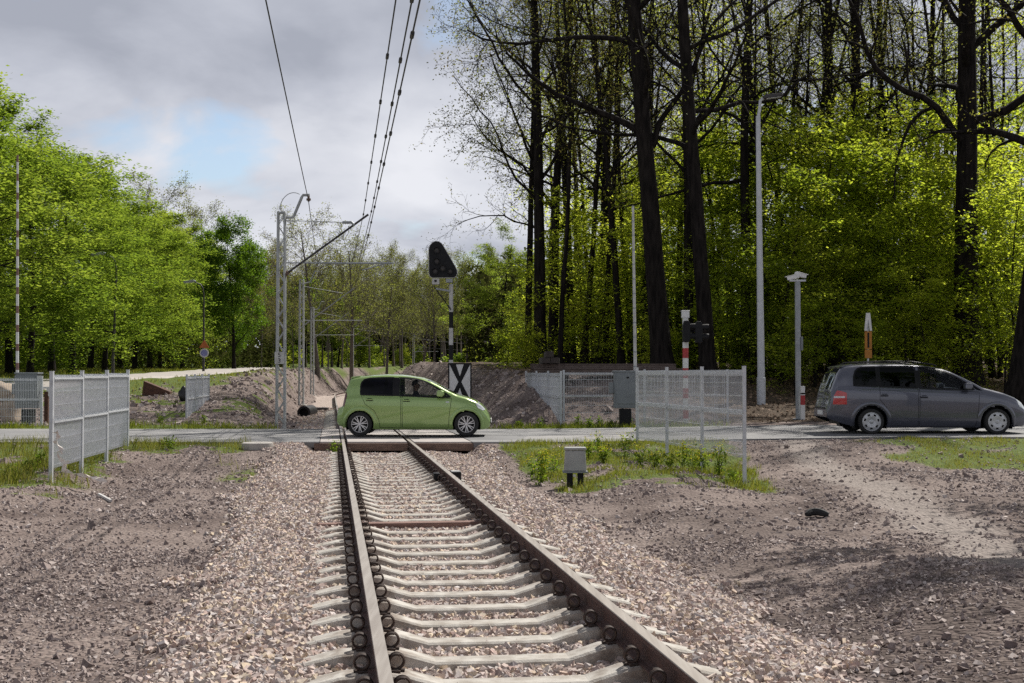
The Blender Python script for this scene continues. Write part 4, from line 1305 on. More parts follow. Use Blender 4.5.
# ------------------------------------------------------------------ level crossing equipment
def barrier(px, Y, z0, top_py, label, box_off, bands, boom_px):
    X = XX(px, Y)
    t = empty('crossing_barrier', label, 'barrier', (X, Y, z0))
    mb = MB().box((0, 0, 1.02), (.66, .45, 1.05)); mb.box((0, 0, 1.56), (.72, .5, .05)); mb.box((-.40, -.02, 1.08), (.13, .3, .32))
    hs = mb.build('machine_housing', M['boxgrey'], t, bevel=.012)
    MB().box((.0, -.235, 1.05), (.56, .012, .86)).build('door', M['boxgrey'], hs, bevel=.004)
    MB().box((.06, -.245, 1.38), (.07, .012, .05)).build('handle', M['black'], hs, bevel=.004)
    MB().box((0, 0, .22), (.34, .34, .5)).build('pedestal', M['black'], t, bevel=.01)
    bx = XX(boom_px, Y) - X
    zt = H + (HY - top_py) / F * Y - z0
    MB().box((bx, .05, 1.05), (.10, .22, .9)).build('boom_clamp', M['galv_dull'], t, bevel=.01)
    mb = MB(); n = 12
    z = 1.3
    lens = (zt - 1.3) / n
    for i in range(n):
        rad = .05 - .018 * i / n
        k_ = .62 if bands else .9
        mb.tube([(bx - .06 * i / n, .05, z), (bx - .06 * (i + k_) / n, .05, z + lens * k_)], rad, 8, 0, cap=True)
        mb.tube([(bx - .06 * (i + k_) / n, .05, z + lens * k_), (bx - .06 * (i + 1) / n, .05, z + lens)], rad, 8, 1, cap=True)
        z += lens
    mb.build('boom', [M['white'], M['red_faded']] if bands else [M['offwhite'], M['galv_dull']], t, smooth=True)
    return t


barrier(625, 39, .05, 205, 'grey barrier machine on dark pedestal with raised pale boom right of the track', .3, False, 635.5)
barrier(29, 40.9, .0, 154, 'barrier machine with raised red and white boom behind the left mesh fence', -.3, True, 17)

# round boulder thing behind the left mesh fence
def blob(name, c, s, mat, label, cat, seed, sub=3, amp=.18):
    bm = bmesh.new(); bmesh.ops.create_icosphere(bm, subdivisions=sub, radius=1)
    rg = random.Random(seed); ph = [rg.uniform(0, 6) for _ in range(6)]
    for v in bm.verts:
        p = v.co
        k = 1 + amp * (math.sin(p.x * 2.3 + ph[0]) * math.sin(p.y * 2.7 + ph[1]) + .6 * math.sin(p.z * 3.9 + ph[2] + p.x * 2) + .35 * math.sin(p.x * 7 + ph[3]) * math.sin(p.z * 6 + ph[4]))
        v.co = Vector((p.x * s[0], p.y * s[1], p.z * s[2])) * k
    me = bpy.data.meshes.new(name); bm.to_mesh(me); bm.free()
    me.polygons.foreach_set('use_smooth', [True] * len(me.polygons))
    o = link_mesh(name, me, mat, loc=c)
    return tag(o, label, cat)


blob('boulder', (XX(3, 41.8), 41.8, 1.0), (.48, .4, .32), M['boulder'], 'pale rounded boulder on top of another behind the left mesh fence', 'boulder', 2)
blob('boulder', (XX(12, 41.9), 41.9, .35), (.32, .4, .62), M['boulder'], 'tall beige boulder standing under another behind the left mesh fence', 'boulder', 6)
t = empty('marker_post', 'short dark post with white cap beside the left barrier machine', 'post', (XX(47, 41), 41, 0))
MB().box((0, 0, .5), (.12, .12, 1.0)).build('post', M['rust'], t, bevel=.01)
MB().box((.05, -.02, 1.0), (.09, .05, .30)).box((-.02, -.02, 1.12), (.2, .06, .06)).build('cap', M['white'], t, bevel=.006)


# level crossing road signal, red and white post
def crossing_signal():
    Y = 39.4; X = XX(685.5, Y); z0 = tz(X, Y)
    t = empty('crossing_signal', 'red and white banded signal post with black lamp heads behind the right mesh fence', 'signal', (X, Y, z0))
    zt = H + (HY - 318) / F * Y - z0
    mb = MB(); z = -.1; i = 0
    nb = 11; hb = (zt + .1) / nb
    for i in range(nb):
        mb.tube([(0, 0, z), (0, 0, z + hb)], .085, 14, 1 if i % 2 == 1 else 0); z += hb
    mb.build('post', [M['white'], M['red']], t, smooth=True)
    MB().box((0, 0, zt + .10), (.22, .18, .20)).box((0, 0, zt + .21), (.25, .2, .03)).build('bell_box', M['white'], t, bevel=.02)
    MB().box((.12, 0, zt - .38), (.5, .07, .07)).build('bracket', M['black'], t)
    for (x, dz) in ((-.02, -.36), (.34, -.38)):
        hd = MB().prism([(-.09 + x, dz - .36 + zt), (.11 + x, dz - .36 + zt), (.13 + x, dz + .15 + zt), (.08 + x, dz + .27 + zt), (-.05 + x, dz + .27 + zt), (-.1 + x, dz + .12 + zt)], -.16, -.36, 0).build('lamp_head', M['black'], t, bevel=.02)
        for dz2 in (.10, -.18):
            mb = MB()
            m = Matrix.Translation((.11 + x, -.26, zt + dz + dz2)) @ Matrix.Rotation(R(90), 4, 'Y')
            mb.lathe([(.085, 0), (.095, .14), (.09, .20), (.084, .14), (.078, 0)], 16, 0, m)
            mb.build('visor', M['black'], hd, smooth=True)
            MB().lathe([(0, .012), (.05, .010), (.078, 0)], 16, 0, m).build('lens', M['lamp_red_dark'], hd, smooth=True)


crossing_signal()


# street lamps
def street_lamp(px, Y, top_py, r0, r1, arm, label, head='galv_dull', name='street_lamp', mat='galv', lean=0.0, head_mat='lamp_glass', base_px=None):
    X = XX(px, Y); z0 = tz(X, Y)
    t = empty(name, label, 'street lamp', (X, Y, z0))
    h = H + (HY - top_py) / F * Y - z0
    lx = lean * h
    MB().tube([(0, 0, -.2), (0, 0, .9), (0, 0, .92), (lx, 0, h - .3)], [r0, r0, r0 * .86, r1], 14).build('pole', M[mat], t, smooth=True)
    ax = arm
    MB().tube([(lx, 0, h - .4), (lx + .06 * np.sign(ax), 0, h), (lx + ax * .35, 0, h + .22), (lx + ax, 0, h + .34)], r1 * .7, 8).build('arm', M[mat], t, smooth=True)
    c = Vector((lx + ax + .28 * np.sign(ax), 0, h + .37))
    hd = MB(); hd.prism([(-.34, -.05), (.30, -.05), (.36, .0), (.30, .07), (-.22, .085), (-.36, .02)], -.13, .13)
    o = hd.build('lamp_head', M[head], t, bevel=.025, loc=c)
    o.rotation_euler = (0, -.12 * np.sign(ax), 0 if ax > 0 else math.pi)
    MB().box((.02, 0, -.058), (.5, .2, .02)).build('lens', M[head_mat], o, bevel=.008)
    return t


street_lamp(761, 45, 106, .145, .075, .22, 'tall pale tapered street lamp standing against the dark wood right of the road', head='dark_metal', lean=-.006)
street_lamp(113, 62, 262, .07, .045, -.55, 'dark leaning street lamp in front of the lime beeches, the nearer of two', mat='dark_metal', lean=.025)
street_lamp(203.5, 77, 288, .075, .045, -.55, 'dark street lamp with round traffic sign on its pole, the farther of two', mat='dark_metal')

# camera pole
Y = 41.2; X = XX(798, Y); z0 = tz(X, Y)
t = empty('camera_pole', 'grey pole with white surveillance cameras on top beside the grey car', 'camera pole', (X, Y, z0))
hp = H + (HY - 281.5) / F * Y - z0
MB().tube([(0, 0, -.2), (0, 0, hp)], .085, 14).box((0, 0, .02), (.3, .3, .03)).build('pole', M['galv_dull'], t, smooth=True)
MB().box((.11, -.02, hp * .55), (.07, .1, .42)).build('junction_box', M['boxgrey'], t, bevel=.01)
MB().box((0, 0, hp + .03), (.5, .1, .06)).build('crossbar', M['galv'], t, bevel=.01)
for (x, rz, tilt) in ((-.20, .35, -.28), (.12, 2.8, .10)):
    c = MB(); c.box((0, 0, 0), (.36, .12, .11)); c.box((.04, 0, .065), (.40, .14, .02))
    o = c.build('camera', M['white'], t, bevel=.015, loc=(x * .7, -.03, hp + .13 + (.07 if x > 0 else 0)))
    o.rotation_euler = (0, .22, math.pi - rz if x < 0 else .25)
    MB().box((.19, 0, 0), (.02, .09, .08)).build('lens', M['black'], o)

# delineator
Y = 41.0; X = XX(802.5, Y)
t = empty('marker_post', 'short white and red marker post at the foot of the camera pole', 'post', (X, Y, tz(X, Y)))
mb = MB(); mb.box((0, 0, .40), (.13, .06, .9), 0); mb.box((0, -.004, .62), (.134, .06, .30), 1); mb.box((0, 0, .92), (.13, .06, .26), 0)
mb.build('post', [M['white'], M['red']], t, bevel=.006)

# narrow yellow sign behind the grey car
Y = 45; X = XX(868, Y); z0 = tz(X, Y)
t = empty('road_sign', 'narrow yellow warning sign with white pointed top behind the grey car roof', 'road sign', (X, Y, z0), 0)
zt = H + (HY - 313) / F * Y - z0
MB().tube([(0, 0, -.2), (0, 0, zt - .1)], .03, 10).build('pole', M['galv'], t, smooth=True)
s_ = Y / F
mb = MB().prism([(-.13, zt - .60), (-.07, zt), (.07, zt), (.13, zt - .60), (.05, zt - .60), (0, zt - .2), (-.05, zt - .60)], -.045, -.06)
mb.build('board', M['white'], t)
o = MB().box((0, -.05, zt - .92), (.24, .02, .60)).build('plate', M['yellow'], t)
MB().box((0, -.05, zt - 1.38), (.24, .02, .28)).build('plate', M['yellow'], t)
MB().box((0, -.064, zt - .92), (.06, .008, .5)).build('symbol', M['black'], o)

# traffic sign on far lamp
p = P(204, 353, 76.8)
t = empty('traffic_sign', 'orange triangular and round blue traffic signs on the farther dark lamp post', 'traffic sign', (p.x, 76.85, p.z))
MB().lathe([(0, 0), (.22, 0), (.22, .02), (0, .02)], 24, 0, Matrix.Translation((0, 0, 0)) @ Matrix.Rotation(R(90), 4, 'X')).build('disc', M['blue_sign'], t)
MB().lathe([(.20, .022), (.26, .022), (.26, -.01), (.20, -.01)], 24, 0, Matrix.Rotation(R(90), 4, 'X')).build('rim', M['offwhite'], t)
MB().prism([(-.30, .30), (.30, .30), (.0, .76)], -.02, .0).build('triangle', M['orange_sign'], t)

# trackside cable box
Y = 22.75; X = XX(575, Y); z0 = tz(X, Y)
t = empty('cable_box', 'small grey trackside cable box on two dark legs among the weeds', 'cable box', (X, Y, z0))
w = .19
mb = MB(); mb.add([(-w, -.15, .27), (w, -.15, .27), (w, .15, .27), (-w, .15, .27), (-w * .88, -.13, .62), (w * .88, -.13, .62), (w * .88, .13, .62), (-w * .88, .13, .62)],
                  [(0, 1, 2, 3), (4, 5, 6, 7), (0, 1, 5, 4), (1, 2, 6, 5), (2, 3, 7, 6), (3, 0, 4, 7)])
mb.build('housing', M['boxlight'], t, bevel=.02)
MB().box((0, 0, .645), (.37, .30, .05)).build('lid', M['boxlight'], t, bevel=.018)
MB().box((0, 0, .255), (.42, .34, .03)).build('base_plate', M['boxgrey'], t, bevel=.006)
for x in (-.09, .09):
    MB().box((x, 0, .08), (.10, .12, .36)).build('leg', M['black'], t, bevel=.006)
MB().lathe([(0, 0), (.025, 0), (.025, .012), (0, .012)], 12, 0, Matrix.Translation((-.02, -.17, .20)) @ Matrix.Rotation(R(90), 4, 'X')).build('tag', M['offwhite'], t)

# concrete disc, rubber lump, plate, sack, pipe
Y = 28.6; X = XX(258, Y); z0 = tz(X, Y)
mb = MB().lathe([(0, .10), (.30, .10), (.33, .085), (.34, 0), (.33, -.1), (0, -.1)], 28)
o = mb.build('manhole_cover', M['concrete'], loc=(X, Y, z0 + .02), smooth=True); tag(o, 'flat round concrete slab on the ballast edge left of the track', 'concrete slab')
Y = 17.6; X = XX(816, Y)
t_ = [(-.14 + .28 * i / 9, .05 * math.sin(i * .5), .03 + .035 * math.sin(i * .35)) for i in range(10)]
mb = MB().tube(t_, [.03, .045, .05, .05, .052, .05, .05, .045, .04, .03], 8)
o = mb.build('rubber_scrap', M['tyre'], smooth=True, loc=(X, Y, tz(X, Y) + .01)); tag(o, 'black scrap of rubber lying on the dirt right of the track', 'rubber scrap')
Y = 52; X = XX(158, Y)
mb = MB().prism([(-.56, -.02), (-.50, .52), (.52, .10), (.50, -.12)], -.2, .25).box((0, .05, .02), (.9, .3, .05))
o = mb.build('steel_plate', M['rust'], loc=(X, Y, tz(X, Y) + .02), bevel=.01); tag(o, 'rusty wedge of scrap steel on the grass edge above the dirt bank', 'scrap steel')
blob('rubbish_sack', (XX(183, 49.5), 49.5, tz(XX(183, 49.5), 49.5) + .22), (.15, .15, .32), M['sack'], 'black rubbish sack behind the narrow looking far mesh fence', 'sack', 4)
Y = 60; X = XX(304, Y); z0 = tz(X, Y)
mb = MB().lathe([(.20, 0), (.30, 0), (.30, 2.2), (.20, 2.2), (.20, 0)], 24, 0, Matrix.Rotation(R(-90), 4, 'X'))
mb.lathe([(0, .5), (.2, .5)], 24, 0, Matrix.Rotation(R(-90), 4, 'X'))
o = mb.build('drain_pipe', M['black'], loc=(X, Y, z0 + .2), smooth=True); tag(o, 'black drain pipe end in the dirt beside the second lattice mast', 'pipe')
Y = 68; X = XX(331, Y)
o = MB().box((0, 0, .1), (.9, .7, .22)).build('drain_slab', M['dark_metal'], loc=(X - .6, Y, tz(X - .6, Y)), bevel=.02); tag(o, 'dark flat slab beside the rails behind the green car', 'slab')


# stacked rails
def stack():
    Y = 46.6; X0 = XX(537, Y); X1 = XX(660, Y); L = X1 - X0
    zb = max(tz(X0 + L * k, Y) for k in (0, .3, .6, 1)) - .12
    for i, fx in enumerate((.08, .22)):
        o = MB().box((0, 0, .13), (.26, 2.0, .26)).build('timber_bearer', M['timber_dark'], loc=(X0 + L * fx, Y, zb), bevel=.015)
        tag(o, ('outermost' if i == 0 else 'second') + ' dark timber bearer under the left end of the stacked old rails', 'timber')
    o = MB().box((0, 0, .13), (.26, 2.0, .26)).build('timber_bearer', M['timber_dark'], loc=(X0 + L * .85, Y, zb), bevel=.015); tag(o, 'dark timber bearer under the right end of the stacked old rails', 'timber')
    prof = [(-.035, .15), (.035, .15), (.036, .115), (.01, .10), (.01, .025), (.065, .012), (.065, 0), (-.065, 0), (-.065, .012), (-.01, .025), (-.01, .10), (-.036, .115)]
    first = None
    rg = random.Random(8)
    for lay in range(2):
        for k in range(6 if lay == 0 else 4):
            if first is None:
                n = len(prof)
                v = [(x_, a, b) for x_ in (0, L + .6) for a, b in prof]
                f = [tuple(range(n)), tuple(range(2 * n - 1, n - 1, -1))] + [(i, i + n, (i + 1) % n + n, (i + 1) % n) for i in range(n)]
                first = MB().add(v, f).build('stacked_rail', M['old_rail'])
                tag(first, 'old rusty rail lying in the stack on timber bearers beyond the far fence', 'rail', 'old rails stacked beyond the fence')
                o = first
            else:
                o = first.copy(); COL.objects.link(o)
            o.location = (X0 + rg.uniform(-.25, .3), Y - .7 + k * .22 + lay * .1, zb + .26 + lay * .152)
            o.rotation_euler = (0, 0, rg.uniform(-.012, .012))
    for (dx, dz, rz, lb) in ((.25, .0, .05, 'dark end-on timber lying on the left end of the stacked old rails, lower left'), (.62, .0, -.06, 'dark end-on timber lying on the left end of the stacked old rails, lower right'),
                             (.40, .21, .02, 'topmost dark timber on the left end of the stacked old rails')):
        o = MB().box((0, 0, .10), (.27, 1.6, .20)).build('old_timber', M['timber_dark'], loc=(X0 + dx, Y - .3, zb + .57 + dz), bevel=.015); o.rotation_euler = (0, 0, rz)
        tag(o, lb, 'timber')


stack()


# ------------------------------------------------------------------ railway signal with X board
def railway_signal():
    Y = 45.0; s = Y / F
    X = XX(451, Y); z0 = tz(X, Y)
    t = empty('railway_signal', 'railway signal with black rounded triangular head on a black and white banded post', 'railway signal', (X, Y, 0))
    zz = lambda py: H + (HY - py) * s
    xx = lambda px: (px - 451) * s
    mb = MB()
    bands = [(284, 312, 0), (312, 328, 1), (328, 345, 0), (345, 360, 1), (360, 365, 0), (365, 400, 1), (400, 418, 0)]
    for (a, b, c) in bands: mb.tube([(0, 0, zz(b)), (0, 0, zz(a))], .072, 14, c)
    mb.tube([(0, 0, z0 - .2), (0, 0, zz(418))], .072, 14, 0)
    mb.build('post', [M['offwhite'], M['black']], t, smooth=True)
    outl = [(429.3, 249), (430.6, 245.8), (433, 243.2), (436, 242), (439, 242.3), (441.6, 244), (443.6, 247), (449, 256), (455, 266.5), (457, 270.5), (457.3, 274), (456, 276.8), (453.6, 278), (432.5, 278), (430.3, 276.6), (429.5, 274)]
    poly = [(xx(a), zz(b)) for a, b in outl]
    hd = MB().prism(poly, -.30, -.24).build('head', M['black'], t)
    n = len(poly)
    MB().tube([(a, -.27, b) for a, b in poly] + [(poly[0][0], -.27, poly[0][1]), (poly[1][0], -.27, poly[1][1])], .022, 6, cap=False).build('rim', M['offwhite'], hd, smooth=True)
    for (a, b, r) in ((437, 251, .11), (437, 262, .11), (443, 269, .11), (435.5, 272, .11), (450.5, 272, .10)):
        m = Matrix.Translation((xx(a), -.30, zz(b))) @ Matrix.Rotation(R(90), 4, 'X')
        MB().lathe([(r, 0), (r * 1.05, .06), (r * .9, .06), (r * .85, 0)], 18, 0, m).build('visor', M['black'], hd, smooth=True)
        MB().lathe([(0, .02), (r * .5, .017), (r * .86, .002)], 18, 0, m).build('lens', M['dark_metal'], hd, smooth=True)
    MB().box((xx(436), -.27, zz(282)), (.24, .16, .20)).build('terminal_box', M['offwhite'], t, bevel=.015)
    MB().box((xx(436), -.36, zz(281.5)), (.07, .012, .07)).build('box_window', M['black'], t)
    MB().box((xx(449.5), -.13, zz(281)), (.22, .3, .13)).build('head_clamp', M['galv_dull'], t, bevel=.015)
    MB().bar((xx(436), -.22, zz(289)), (xx(450), -.05, zz(291)), .06).build('bracket', M['galv_dull'], t)
    MB().bar((xx(434.5), -.22, zz(287)), (0, -.07, zz(310)), .035).build('brace', M['black'], t)
    bd = empty('cross_board', 'white rectangular board with thick black X below the railway signal head', 'sign board', (XX(460, Y), Y - .12, zz(382)))
    w, h = 23.5 * s / 2, 38 * s / 2
    MB().box((0, 0, 0), (2 * w, .02, 2 * h)).build('board', M['white'], bd, bevel=.003)
    fr = MB(); b = .045
    for sx in (-1, 1): fr.box((sx * (w - b / 2), -.014, 0), (b, .008, 2 * h))
    for sz in (-1, 1): fr.box((0, -.014, sz * (h - b / 2)), (2 * w - 2 * b, .008, b))
    fr.build('border', M['black'], bd)
    cr = MB(); k = .085
    iw, ih = w - b, h - b
    for sz in (-1, 1):
        cr.add([(-iw, -.016, sz * ih), (-iw + .22, -.016, sz * ih), (0, -.016, sz * .19), (iw - .22, -.016, sz * ih), (iw, -.016, sz * ih), (.05, -.016, 0), (-.05, -.016, 0)],
               [(0, 1, 2, 6), (2, 3, 4, 5), (6, 2, 5)])
    cr.build('cross', M['black'], bd, fixn=False)
    # bars that carry the board on the post
    MB().box((.12, .035, .3), (.5, .03, .05)).box((.12, .035, -.3), (.5, .03, .05)).build('fixing_bar', M['galv_dull'], bd)


railway_signal()


# ------------------------------------------------------------------ catenary
def mast(Y, zt, dx, label, arm=None, plate=False, name='catenary_mast', group=None):
    X = float(cen(Y)) - dx; z0 = tz(X, Y)
    t = empty(name, label, 'catenary mast', (X, Y, 0), 0, group)
    w = .25
    mb = MB()
    for sx in (-1, 1):
        for sy in (-1, 1):
            mb.bar((sx * w / 2, sy * .09, z0 - .3), (sx * w / 2 * .8, sy * .09, zt), .055 if Y < 60 else .075)
    n = int((zt - z0) / .35)
    for i in range(n):
        a = z0 + (zt - z0) * i / n; b = z0 + (zt - z0) * (i + 1) / n
        s = 1 if i % 2 else -1
        for sy in (-1, 1):
            mb.bar((s * w / 2 * .9, sy * .09, a), (-s * w / 2 * .9, sy * .09, b), .022)
    mb.box((0, 0, zt + .02), (w, .26, .05))
    mb.build('lattice_column', M['mast'], t)
    MB().box((0, 0, z0 - .02), (.6, .6, .3)).build('foundation', M['concrete'], t, bevel=.02)
    return t, X, z0


Ym = 40.5
sM = Ym / F
zz = lambda py: H + (HY - py) * sM
t, Xm, z0 = mast(Ym, zz(213), 2.55 - (XX(281, Ym) - (float(cen(Ym)) - 2.55)), 'nearest and tallest lattice catenary mast with long slanted arm and number plate')
xm = lambda px: XX(px, Ym) - Xm
tip = (xm(368), 0, zz(214))
MB().tube([(xm(288), 0, zz(272)), tip], .033, 8).build('strut', M['dark_metal'], t, smooth=True)
MB().tube([(xm(283), 0, zz(275.5)), (xm(288), 0, zz(272))], .07, 8).build('insulator', M['timber'], t, smooth=True)
MB().tube([(xm(283), 0, zz(220)), (xm(342), 0, zz(222))], .012, 6).tube([(xm(342), 0, zz(222)), (xm(351), 0, zz(222)), (xm(354), 0, zz(225))], .045, 8).build('tie_rod', M['galv_dull'], t, smooth=True)
MB().tube([(xm(283), 0, zz(262.5)), (xm(340), 0, zz(263)), (xm(393), 0, zz(263))], [.016, .03, .03], 8).build('registration_tube', M['galv_dull'], t, smooth=True)
MB().tube([(xm(362), 0, zz(270)), (xm(372), 0, zz(267)), (xm(386), 0, zz(263.3))], .018, 6).build('steady_arm', M['galv_dull'], t, smooth=True)
MB().tube([(xm(283), 0, zz(217)), (xm(292), 0, zz(217)), (xm(294), 0, zz(214)), (xm(301), 0, zz(197)), (xm(302.5), 0, zz(194.5)), (xm(309), 0, zz(194.5))], .045, 8).build('feeder_bracket', M['mast'], t, smooth=True)
MB().tube([(xm(308), 0, zz(195)), (xm(308), 0, zz(201))], .035, 8).tube([(xm(308), 0, zz(198)), (xm(308), 0, zz(200))], .07, 10).build('insulator', M['timber'], t, smooth=True)
arc = [(xm(279 + 14 - 14 * math.cos(a)), .02, zz(210 - 18 * math.sin(a))) for a in np.linspace(0, 2.0, 14)]
MB().tube(arc, .012, 5).build('jumper_cable', M['galv_dull'], t, smooth=True)
pl = MB().box((0, 0, 0), (9.5 * sM, .02, 12 * sM)).build('number_plate', M['offwhite'], t, bevel=.004, loc=(xm(280.3), -.16, zz(358)))


def text_mesh(s, size, mat, parent, loc, name='numeral'):
    cu = bpy.data.curves.new('txt', 'FONT'); cu.body = s; cu.size = size; cu.align_x = 'CENTER'; cu.align_y = 'CENTER'; cu.extrude = .002
    to = bpy.data.objects.new('txt', cu); COL.objects.link(to)
    dg = bpy.context.evaluated_depsgraph_get()
    me = bpy.data.meshes.new_from_object(to.evaluated_get(dg))
    bpy.data.objects.remove(to)
    o = link_mesh(name, me, mat, parent, loc); o.rotation_euler = (R(90), 0, 0)
    return o


text_mesh('5', .19, M['black'], pl, (0, -.014, .085))
text_mesh('3', .19, M['black'], pl, (0, -.014, -.085))

MY = [Ym]
labs = ['second nearest lattice mast, standing by the black drain pipe', 'third lattice mast along the track, left of the green car\'s rear', 'fourth lattice mast along the track, behind the green car roof',
        'fifth lattice mast where the track curves behind the green car', 'sixth lattice mast far along the curve below the railway signal', 'farthest lattice mast on the curve right of the cross board']
for i, Y in enumerate((76, 112, 150, 186, 222, 258)):
    zt = H + (HY - (280 if i == 0 else 376.6 - 96 * 76 / Y * 1.06)) / F * Y
    zt = max(zt, 6.9)
    t2, X2, zg = mast(Y, zt, 2.75, labs[i])
    xt = 2.75
    MB().tube([(.1, 0, zt - 2.6), (xt + .25, 0, zt - .45)], .035, 6).build('strut', M['galv_dull'], t2, smooth=True)
    MB().tube([(.1, 0, zt - .35), (xt - .4, 0, zt - .75)], .016, 5).build('tie_rod', M['galv_dull'], t2, smooth=True)
    MB().tube([(.1, 0, zt - 2.3), (xt + .7, 0, zt - 2.3)], .022, 6).build('registration_tube', M['galv_dull'], t2, smooth=True)
    MB().tube([(.1, 0, zt - .2), (.5, 0, zt - .1), (.75, 0, zt + .5), (1.0, 0, zt + .5)], .035, 6).build('feeder_bracket', M['galv_dull'], t2, smooth=True)
    MY.append(Y)


def sagline(pts, sag, r, name, label, n=14, clamps=0):
    mb = MB(); out = []
    for a, b in zip(pts[:-1], pts[1:]):
        a, b = Vector(a), Vector(b)
        for i in range(n):
            t = i / n; p = a.lerp(b, t); p.z -= sag * 4 * t * (1 - t); out.append(p)
    out.append(Vector(pts[-1]))
    mb.tube(out, r, 5)
    if clamps:
        for i in range(2, len(out) - 1, 1):
            if out[i].y < Ym + 2 and out[i].y > 5:
                d = (out[i + 1] - out[i]).normalized()
                mb.tube([out[i] - d * .12, out[i] + d * .12], r * 2.4, 6)
    o = mb.build(name, M['wire'], smooth=True)
    return tag(o, label, 'overhead wire')


def wire_pts(pxa, pya, Ya, pxb, pyb, far_off, far_z, zback=None):
    """from behind the viewer through two seen points, then on along the masts"""
    b = P(pxb, pyb, Ym)
    a = P(pxa, pya, Ya)
    d = (a - b) / (b.y - a.y)
    back = b + d * (Ym + 14)
    pts = [back, b]
    for Y, zt in zip((76, 112, 150, 186, 222, 258), far_z):
        pts.append(Vector((float(cen(Y)) + far_off, Y, zt)))
    return pts


sagline(wire_pts(394, 0, 17.3, 363, 214, -.25, (6.4, 6.4, 6.4, 6.5, 6.5, 6.5)), .05, .011, 'messenger_wire', 'upper overhead wire hanging nearest the mast, with clamps along it', 16, 1)
sagline(wire_pts(410, 0, 17.0, 371, 211, .1, (6.5, 6.5, 6.5, 6.5, 6.5, 6.5)), .05, .012, 'messenger_wire', 'middle overhead wire of the three above the track', 16, 1)
sagline(wire_pts(418.6, 0, 15.2, 368, 235, .0, (5.4, 5.4, 5.4, 5.4, 5.4, 5.4)), .0, .012, 'contact_wire', 'lowest overhead contact wire, the one farthest from the masts', 16, 1)
fp = P(308, 201, Ym)
fa = P(266, 0, 19.5)
dF = (fa - fp) / (fp.y - fa.y)
sagline([fp + dF * (Ym + 14), fp] + [Vector((float(cen(Y)) - 1.75, Y, 7.3)) for Y in (76, 112, 150, 186, 222, 258)], .10, .012, 'feeder_wire', 'single feeder wire crossing the sky to the bracket on the nearest mast', 20)


# ------------------------------------------------------------------ cars
def catmull(pts, per):
    pts = np.array(pts, float)
    out = []
    n = len(pts)
    for i in range(n - 1):
        p0 = pts[max(i - 1, 0)]; p1 = pts[i]; p2 = pts[i + 1]; p3 = pts[min(i + 2, n - 1)]
        for k in range(per[i]):
            t = k / per[i]
            out.append(.5 * ((2 * p1) + (-p0 + p2) * t + (2 * p0 - 5 * p1 + 4 * p2 - p3) * t * t + (-p0 + 3 * p1 - 3 * p2 + p3) * t ** 3))
    out.append(pts[-1])
    return np.array(out)


class Car:
    def __init__(s, top, bot, belt, W, L, wheels, arch_r):
        s.top, s.bot, s.beltp, s.W, s.L = np.array(top), np.array(bot), np.array(belt), W, L
        s.wheels, s.arch_r = wheels, arch_r
        s.per = [3, 6, 8, 4, 3, 3, 7, 7, 5, 6]

    def section(s, x):
        zt = float(np.interp(x, s.top[:, 0], s.top[:, 1])); zb = float(np.interp(x, s.bot[:, 0], s.bot[:, 1]))
        bl = min(float(np.interp(x, s.beltp[:, 0], s.beltp[:, 1])), zt - .10)
        if bl < zb + .12: bl = zb + (zt - zb) * .6
        e = abs(x - s.L / 2) / (s.L / 2)
        hw = s.W / 2 * (1 - .24 * e ** 8 - .06 * e ** 2.5)
        G = zt - bl; g = min(max((G - .1) / .38, 0), 1)
        hb = bl - zb
        cut = 1.0
        pts = [(hw * .90, zb), (hw * .955, zb + .12 * hb), (hw * .985, zb + .30 * hb), (hw, zb + .62 * hb), (hw * .995, bl - .12 * hb), (hw * .97, bl - .035 * hb),
               (hw * (.945 - .00 * g), bl + .01), (hw * (.945 - .085 * g - .03 * (1 - g)), bl + .55 * G), (hw * (.945 - .20 * g - .13 * (1 - g)), zt - .105 * G), (hw * .52, zt - .018 * min(1, G / .2)), (0, zt)]
        return catmull(pts, s.per)

    def stations(s):
        a = np.concatenate([np.arange(0, .5, .014), np.arange(.5, s.L - .5, .024), np.arange(s.L - .5, s.L + .001, .014)])
        return a

    def S(s, x, z):
        sec = s.section(x)
        zz = np.maximum.accumulate(sec[:, 1])
        return float(np.interp(z, zz, sec[:, 0]))

    def T(s, x, y):
        """height of the upper skin at (x,y)"""
        sec = s.section(x)[::-1]
        return float(np.interp(abs(y), sec[:, 0], sec[:, 1]))


def in_poly(px, pz, poly):
    r = np.zeros(len(px), bool)
    n = len(poly)
    for i in range(n):
        x1, z1 = poly[i]; x2, z2 = poly[(i + 1) % n]
        if z1 == z2: continue
        c = ((z1 > pz) != (z2 > pz)) & (px < (x2 - x1) * (pz - z1) / (z2 - z1) + x1)
        r ^= c
    return r


def poly_span(poly, x):
    zs = []
    n = len(poly)
    for i in range(n):
        (x1, z1), (x2, z2) = poly[i], poly[(i + 1) % n]
        if (x1 <= x <= x2) or (x2 <= x <= x1):
            if abs(x2 - x1) < 1e-9: zs += [z1, z2]
            else: zs.append(z1 + (z2 - z1) * (x - x1) / (x2 - x1))
    return min(zs), max(zs)


